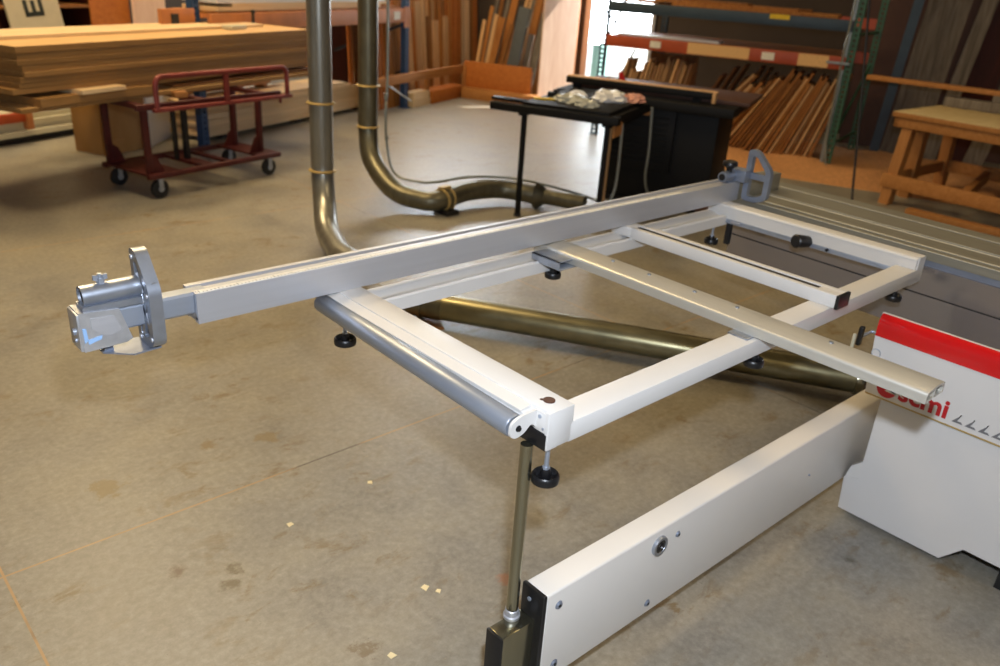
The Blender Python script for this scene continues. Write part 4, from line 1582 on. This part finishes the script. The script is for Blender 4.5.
crumple('clear_bag', 'plastic_bag', 'crumpled greyish clear plastic bag on the black table nearest the corner', 'bag', 5.86, 2.08, .868, .10, .12, .05, 2)
crumple('clear_bag', 'melamine', 'crumpled whitish plastic bag in the middle of the black extension table', 'bag', 6.16, 1.88, .868, .12, .13, .065, 5)
crumple('clear_bag', 'plastic_bag', 'small grey crumpled bag at the front edge of the black extension table', 'bag', 5.74, 1.92, .868, .06, .09, .04, 12)
crumple('clear_bag', 'melamine', 'small white crumpled bag behind the others on the black extension table', 'bag', 6.05, 2.10, .868, .07, .07, .05, 15)
crumple('pink_bag', 'pink', 'small pink crumpled bag at the saw end of the black extension table', 'bag', 6.30, 1.74, .868, .10, .09, .045, 8)
b = MB(); b.box(-.02, .02, -.14, .14, 0, .012, .002)
single(b, 'yellow_ruler', 'yellow', 'yellow strip lying on the left end of the black extension table', 'ruler', W(5.84, 2.22, .868), RZ + .4)
b = MB(); b.box(-.045, .045, -.06, .06, 0, .03, .004); b.cyl((0, 0, .03), (0, 0, .05), .02, n=14)
single(b, 'tape_box', 'blackpaint', 'small black box beside the yellow strip on the extension table', 'box', W(6.05, 2.28, .868), RZ + .3)
rt = thing('hand_clamp', 'small red hand clamp on top of the black saw fence rail', 'clamp', W(6.95, 2.02, .90), RZ)
b = MB(); b.prism([(-.02, 0), (.02, 0), (.05, .09), (.02, .11), (-.01, .05)], 'x', -.012, .012)
build(b, 'handle', 'redtool', rt, world=False)
b = MB(); b.box(-.015, .015, -.12, .02, 0, .02, .002)
build(b, 'clamp_bar', 'rubber', rt, world=False)

# ================================================================= WORKBENCH
wb = thing('workbench', 'heavy wooden workbench with pale top, splayed legs and stretchers, at the right', 'workbench', (8.2, 2.0, 0), math.radians(-1.5))
ZB = .80


def wbp(b, name, mat, parent=None):
    return build(b, name, mat, parent or wb, world=False)


X0, X1, YB0, YB1 = -.63, .62, -1.6, 1.10
b = MB(); b.box(X0, X1, YB0, YB1, ZB - .045, ZB - .004, .003)
wbp(b, 'top_board', 'bench')
b = MB(); b.box(X0 + .005, X1 - .005, YB0 + .005, YB1 - .005, ZB - .004, ZB + .002, .001)
wbp(b, 'top_sheet', 'benchtop')
b = MB(); b.box(X0 + .02, X0 + .06, YB0, YB1 - .02, ZB - .13, ZB - .045, .003)
wbp(b, 'apron', 'bench')
b = MB(); b.box(X0 + .02, X1 - .02, YB1 - .06, YB1 - .02, ZB - .13, ZB - .045, .003)
wbp(b, 'apron', 'bench')
b = MB(); b.box(X1 - .06, X1 - .02, YB0, YB1 - .02, ZB - .13, ZB - .045, .003)
wbp(b, 'apron', 'bench')


def splay(x, y, dx, dy=0, w=.11, d=.09):
    b = MB()
    zt_ = ZB - .045
    bt = [(x + dx - w / 2, y + dy - d / 2, 0), (x + dx + w / 2, y + dy - d / 2, 0), (x + dx + w / 2, y + dy + d / 2, 0), (x + dx - w / 2, y + dy + d / 2, 0)]
    tp = [(x - w / 2, y - d / 2, zt_), (x + w / 2, y - d / 2, zt_), (x + w / 2, y + d / 2, zt_), (x - w / 2, y + d / 2, zt_)]
    b.hexa(bt, tp)
    return wbp(b, 'leg', 'bench_v')


splay(-.52, .96, -.12); splay(-.20, .98, .0, .0); splay(.45, .98, .08); splay(-.52, -1.45, -.12); splay(.45, -1.45, .08)
b = MB(); b.box(-.69, -.65, -1.55, 1.03, .15, .27, .003)
wbp(b, 'stretcher', 'bench')
b = MB(); b.box(-.62, .52, .96, 1.0, .18, .28, .003)
wbp(b, 'stretcher', 'bench')
b = MB(); b.box(.50, .54, -1.5, 1.0, .18, .29, .003)
wbp(b, 'stretcher', 'bench')
b = MB(); b.hexa([(-.62, .30, .17), (-.62, .36, .17), (.50, .60, .17), (.50, .54, .17)], [(-.62, .30, .26), (-.62, .36, .26), (.50, .60, .26), (.50, .54, .26)])
wbp(b, 'cross_stretcher', 'bench')
b = MB(); b.box(-.06, .06, -1.3, 1.25, 0, .04, .003)
single(b, 'loose_board', 'bench', 'long orange-brown board resting level behind and above the workbench', 'board', (8.62, 2.55, .955), math.radians(8))
b = MB(); b.box(-.08, .08, -1.0, .9, 0, .09, .01)
single(b, 'timber_log', 'grey_wood', 'rough grey timber lying along the back edge of the workbench', 'timber', (8.62, 2.15, .802), math.radians(3))
b = MB(); b.box(-.05, .05, -.05, .05, 0, .064, .003)
single(b, 'support_block', 'grey_wood', 'small block propping the loose board on the grey timber', 'block', (8.6, 2.6, .892))
b = MB(); b.sweep([(0, 0, .012), (.06, -.06, .03), (.08, -.12, .08)], .010, 8)
single(b, 'peg', 'ply_pale', 'small pale peg on the workbench top near the right edge', 'peg', (8.2, 2.15, .802))
b = MB(); b.box(-.05, .05, -1.0, 1.0, 0, .05, .004)
single(b, 'floor_timber', 'bench', 'long orange timber on the floor in front of the workbench legs', 'timber', (7.42, 1.7, .0), math.radians(2))
b = MB()
b.sweep([(0, 0, 0), (.16, .205, .87), (.16, .34, 1.7), (.16, .40, 3.2), (.16, .40, 5.5)], .011, 8)
single(b, 'hanging_hose', 'rubber', 'thin dark vertical hose reaching the floor in front of the green rack post', 'hose', W(7.84, .05, 0))

# ================================================================= SMALL CHIPS ON THE FLOOR
CHIPS = ((1.056, 2.056, .012, .3), (1.404, 2.099, .011, 1.2), (.993, 1.379, .012, 2.0), (1.227, 1.537, .013, .6), (1.25, 1.50, .009, .8))
for i, (x_, y_, s_, r_) in enumerate(CHIPS):
    b = MB()
    b.prism([(-s_, -s_ * .6), (s_ * .8, -s_ * .8), (s_, s_ * .5), (-s_ * .3, s_)], 'z', 0, .002)
    single(b, 'wood_chip', 'chip', ['pale wood chip left of the middle of the bare grey floor', 'pale wood chip nearest the roller on the grey floor', 'pale wood chip at the bottom edge, left of the black pole housing', 'small pale chip just above the bottom-edge chip', 'smallest pale chip on the open floor'][i], 'chip', (x_, y_, .0005), r_)

# ================================================================= LIGHT
def area(name, loc, size, power, col, rot=(0, 0, 0), sy=None):
    l = bpy.data.lights.new(name, 'AREA')
    l.energy = power
    l.color = col
    l.size = size
    if sy:
        l.shape = 'RECTANGLE'
        l.size_y = sy
    o = bpy.data.objects.new(name, l)
    COL.objects.link(o)
    o.location = loc
    o.rotation_euler = rot
    return o


WARM = (1.0, .745, .40)
for i, (p, pw) in enumerate(((W(3.4, 4.0, 5.3), 175), (W(5.2, 7.0, 5.3), 215), (W(8.4, 5.6, 5.3), 140), ((-2.0, -1.0, 5.3), 50), ((4.5, .5, 5.3), 65), (W(9.2, 1.0, 5.3), 12))):
    area('ceiling_lamp', p, 1.4, pw, WARM)
fl_ = bpy.data.lights.new('camera_flash', 'POINT')
fl_.energy = 235
fl_.color = (.78, .87, 1.0)
fl_.shadow_soft_size = .035
fo = bpy.data.objects.new('camera_flash', fl_)
COL.objects.link(fo)
fo.location = (.12, .04, 1.97)
# daylight through the doorway and a glare light in the added, unseen window
area('door_daylight', W(UR + .12, (DV0 + DV1) / 2, 1.3), 1.0, 120, (.86, .93, 1.0), (0, math.radians(90), RZ), 2.4).visible_camera = True
area('added_window_light', W(UR + .12, (WV0 + WV1) / 2, 3.1), 1.0, 260, (.86, .93, 1.0), (0, math.radians(90), RZ), 2.9)
sl = bpy.data.lights.new('sun', 'SUN')
sl.energy = 14.0
sl.angle = .01
sl.color = (1.0, .93, .84)
so = bpy.data.objects.new('sun', sl)
COL.objects.link(so)
so.rotation_euler = Vector(W(.70, -.62, .85)).to_track_quat('Z', 'Y').to_euler()
wd = bpy.data.worlds.new('World')
SC.world = wd
wd.use_nodes = True
bg = wd.node_tree.nodes['Background']
bg.inputs[0].default_value = (.80, .90, 1.0, 1)
bg.inputs[1].default_value = 3.0

# ================================================================= CAMERA
f, pitch, roll, yaw = 817.2, math.radians(24.1487), math.radians(3.96339), math.radians(46.28624)
fw = Vector((math.cos(yaw) * math.cos(pitch), math.sin(yaw) * math.cos(pitch), -math.sin(pitch)))
r0 = Vector((math.sin(yaw), -math.cos(yaw), 0))
u0_ = r0.cross(fw)
r = r0 * math.cos(roll) + u0_ * math.sin(roll)
u_ = -r0 * math.sin(roll) + u0_ * math.cos(roll)
cam = bpy.data.cameras.new('camera')
cam.sensor_width = 36
cam.lens = 36 * f / 1000
cam.clip_start = .05
cam.dof.use_dof = True
cam.dof.focus_distance = 1.95
cam.dof.aperture_fstop = 3.2
co = bpy.data.objects.new('camera', cam)
COL.objects.link(co)
co.matrix_world = Matrix.Translation((0, 0, 1.75)) @ Matrix((r, u_, -fw)).transposed().to_4x4()
SC.camera = co
SC.view_settings.view_transform = 'Standard'
SC.view_settings.look = 'None'
SC.view_settings.gamma = 1
SC.view_settings.exposure = 0
SC.view_settings.use_curve_mapping = False
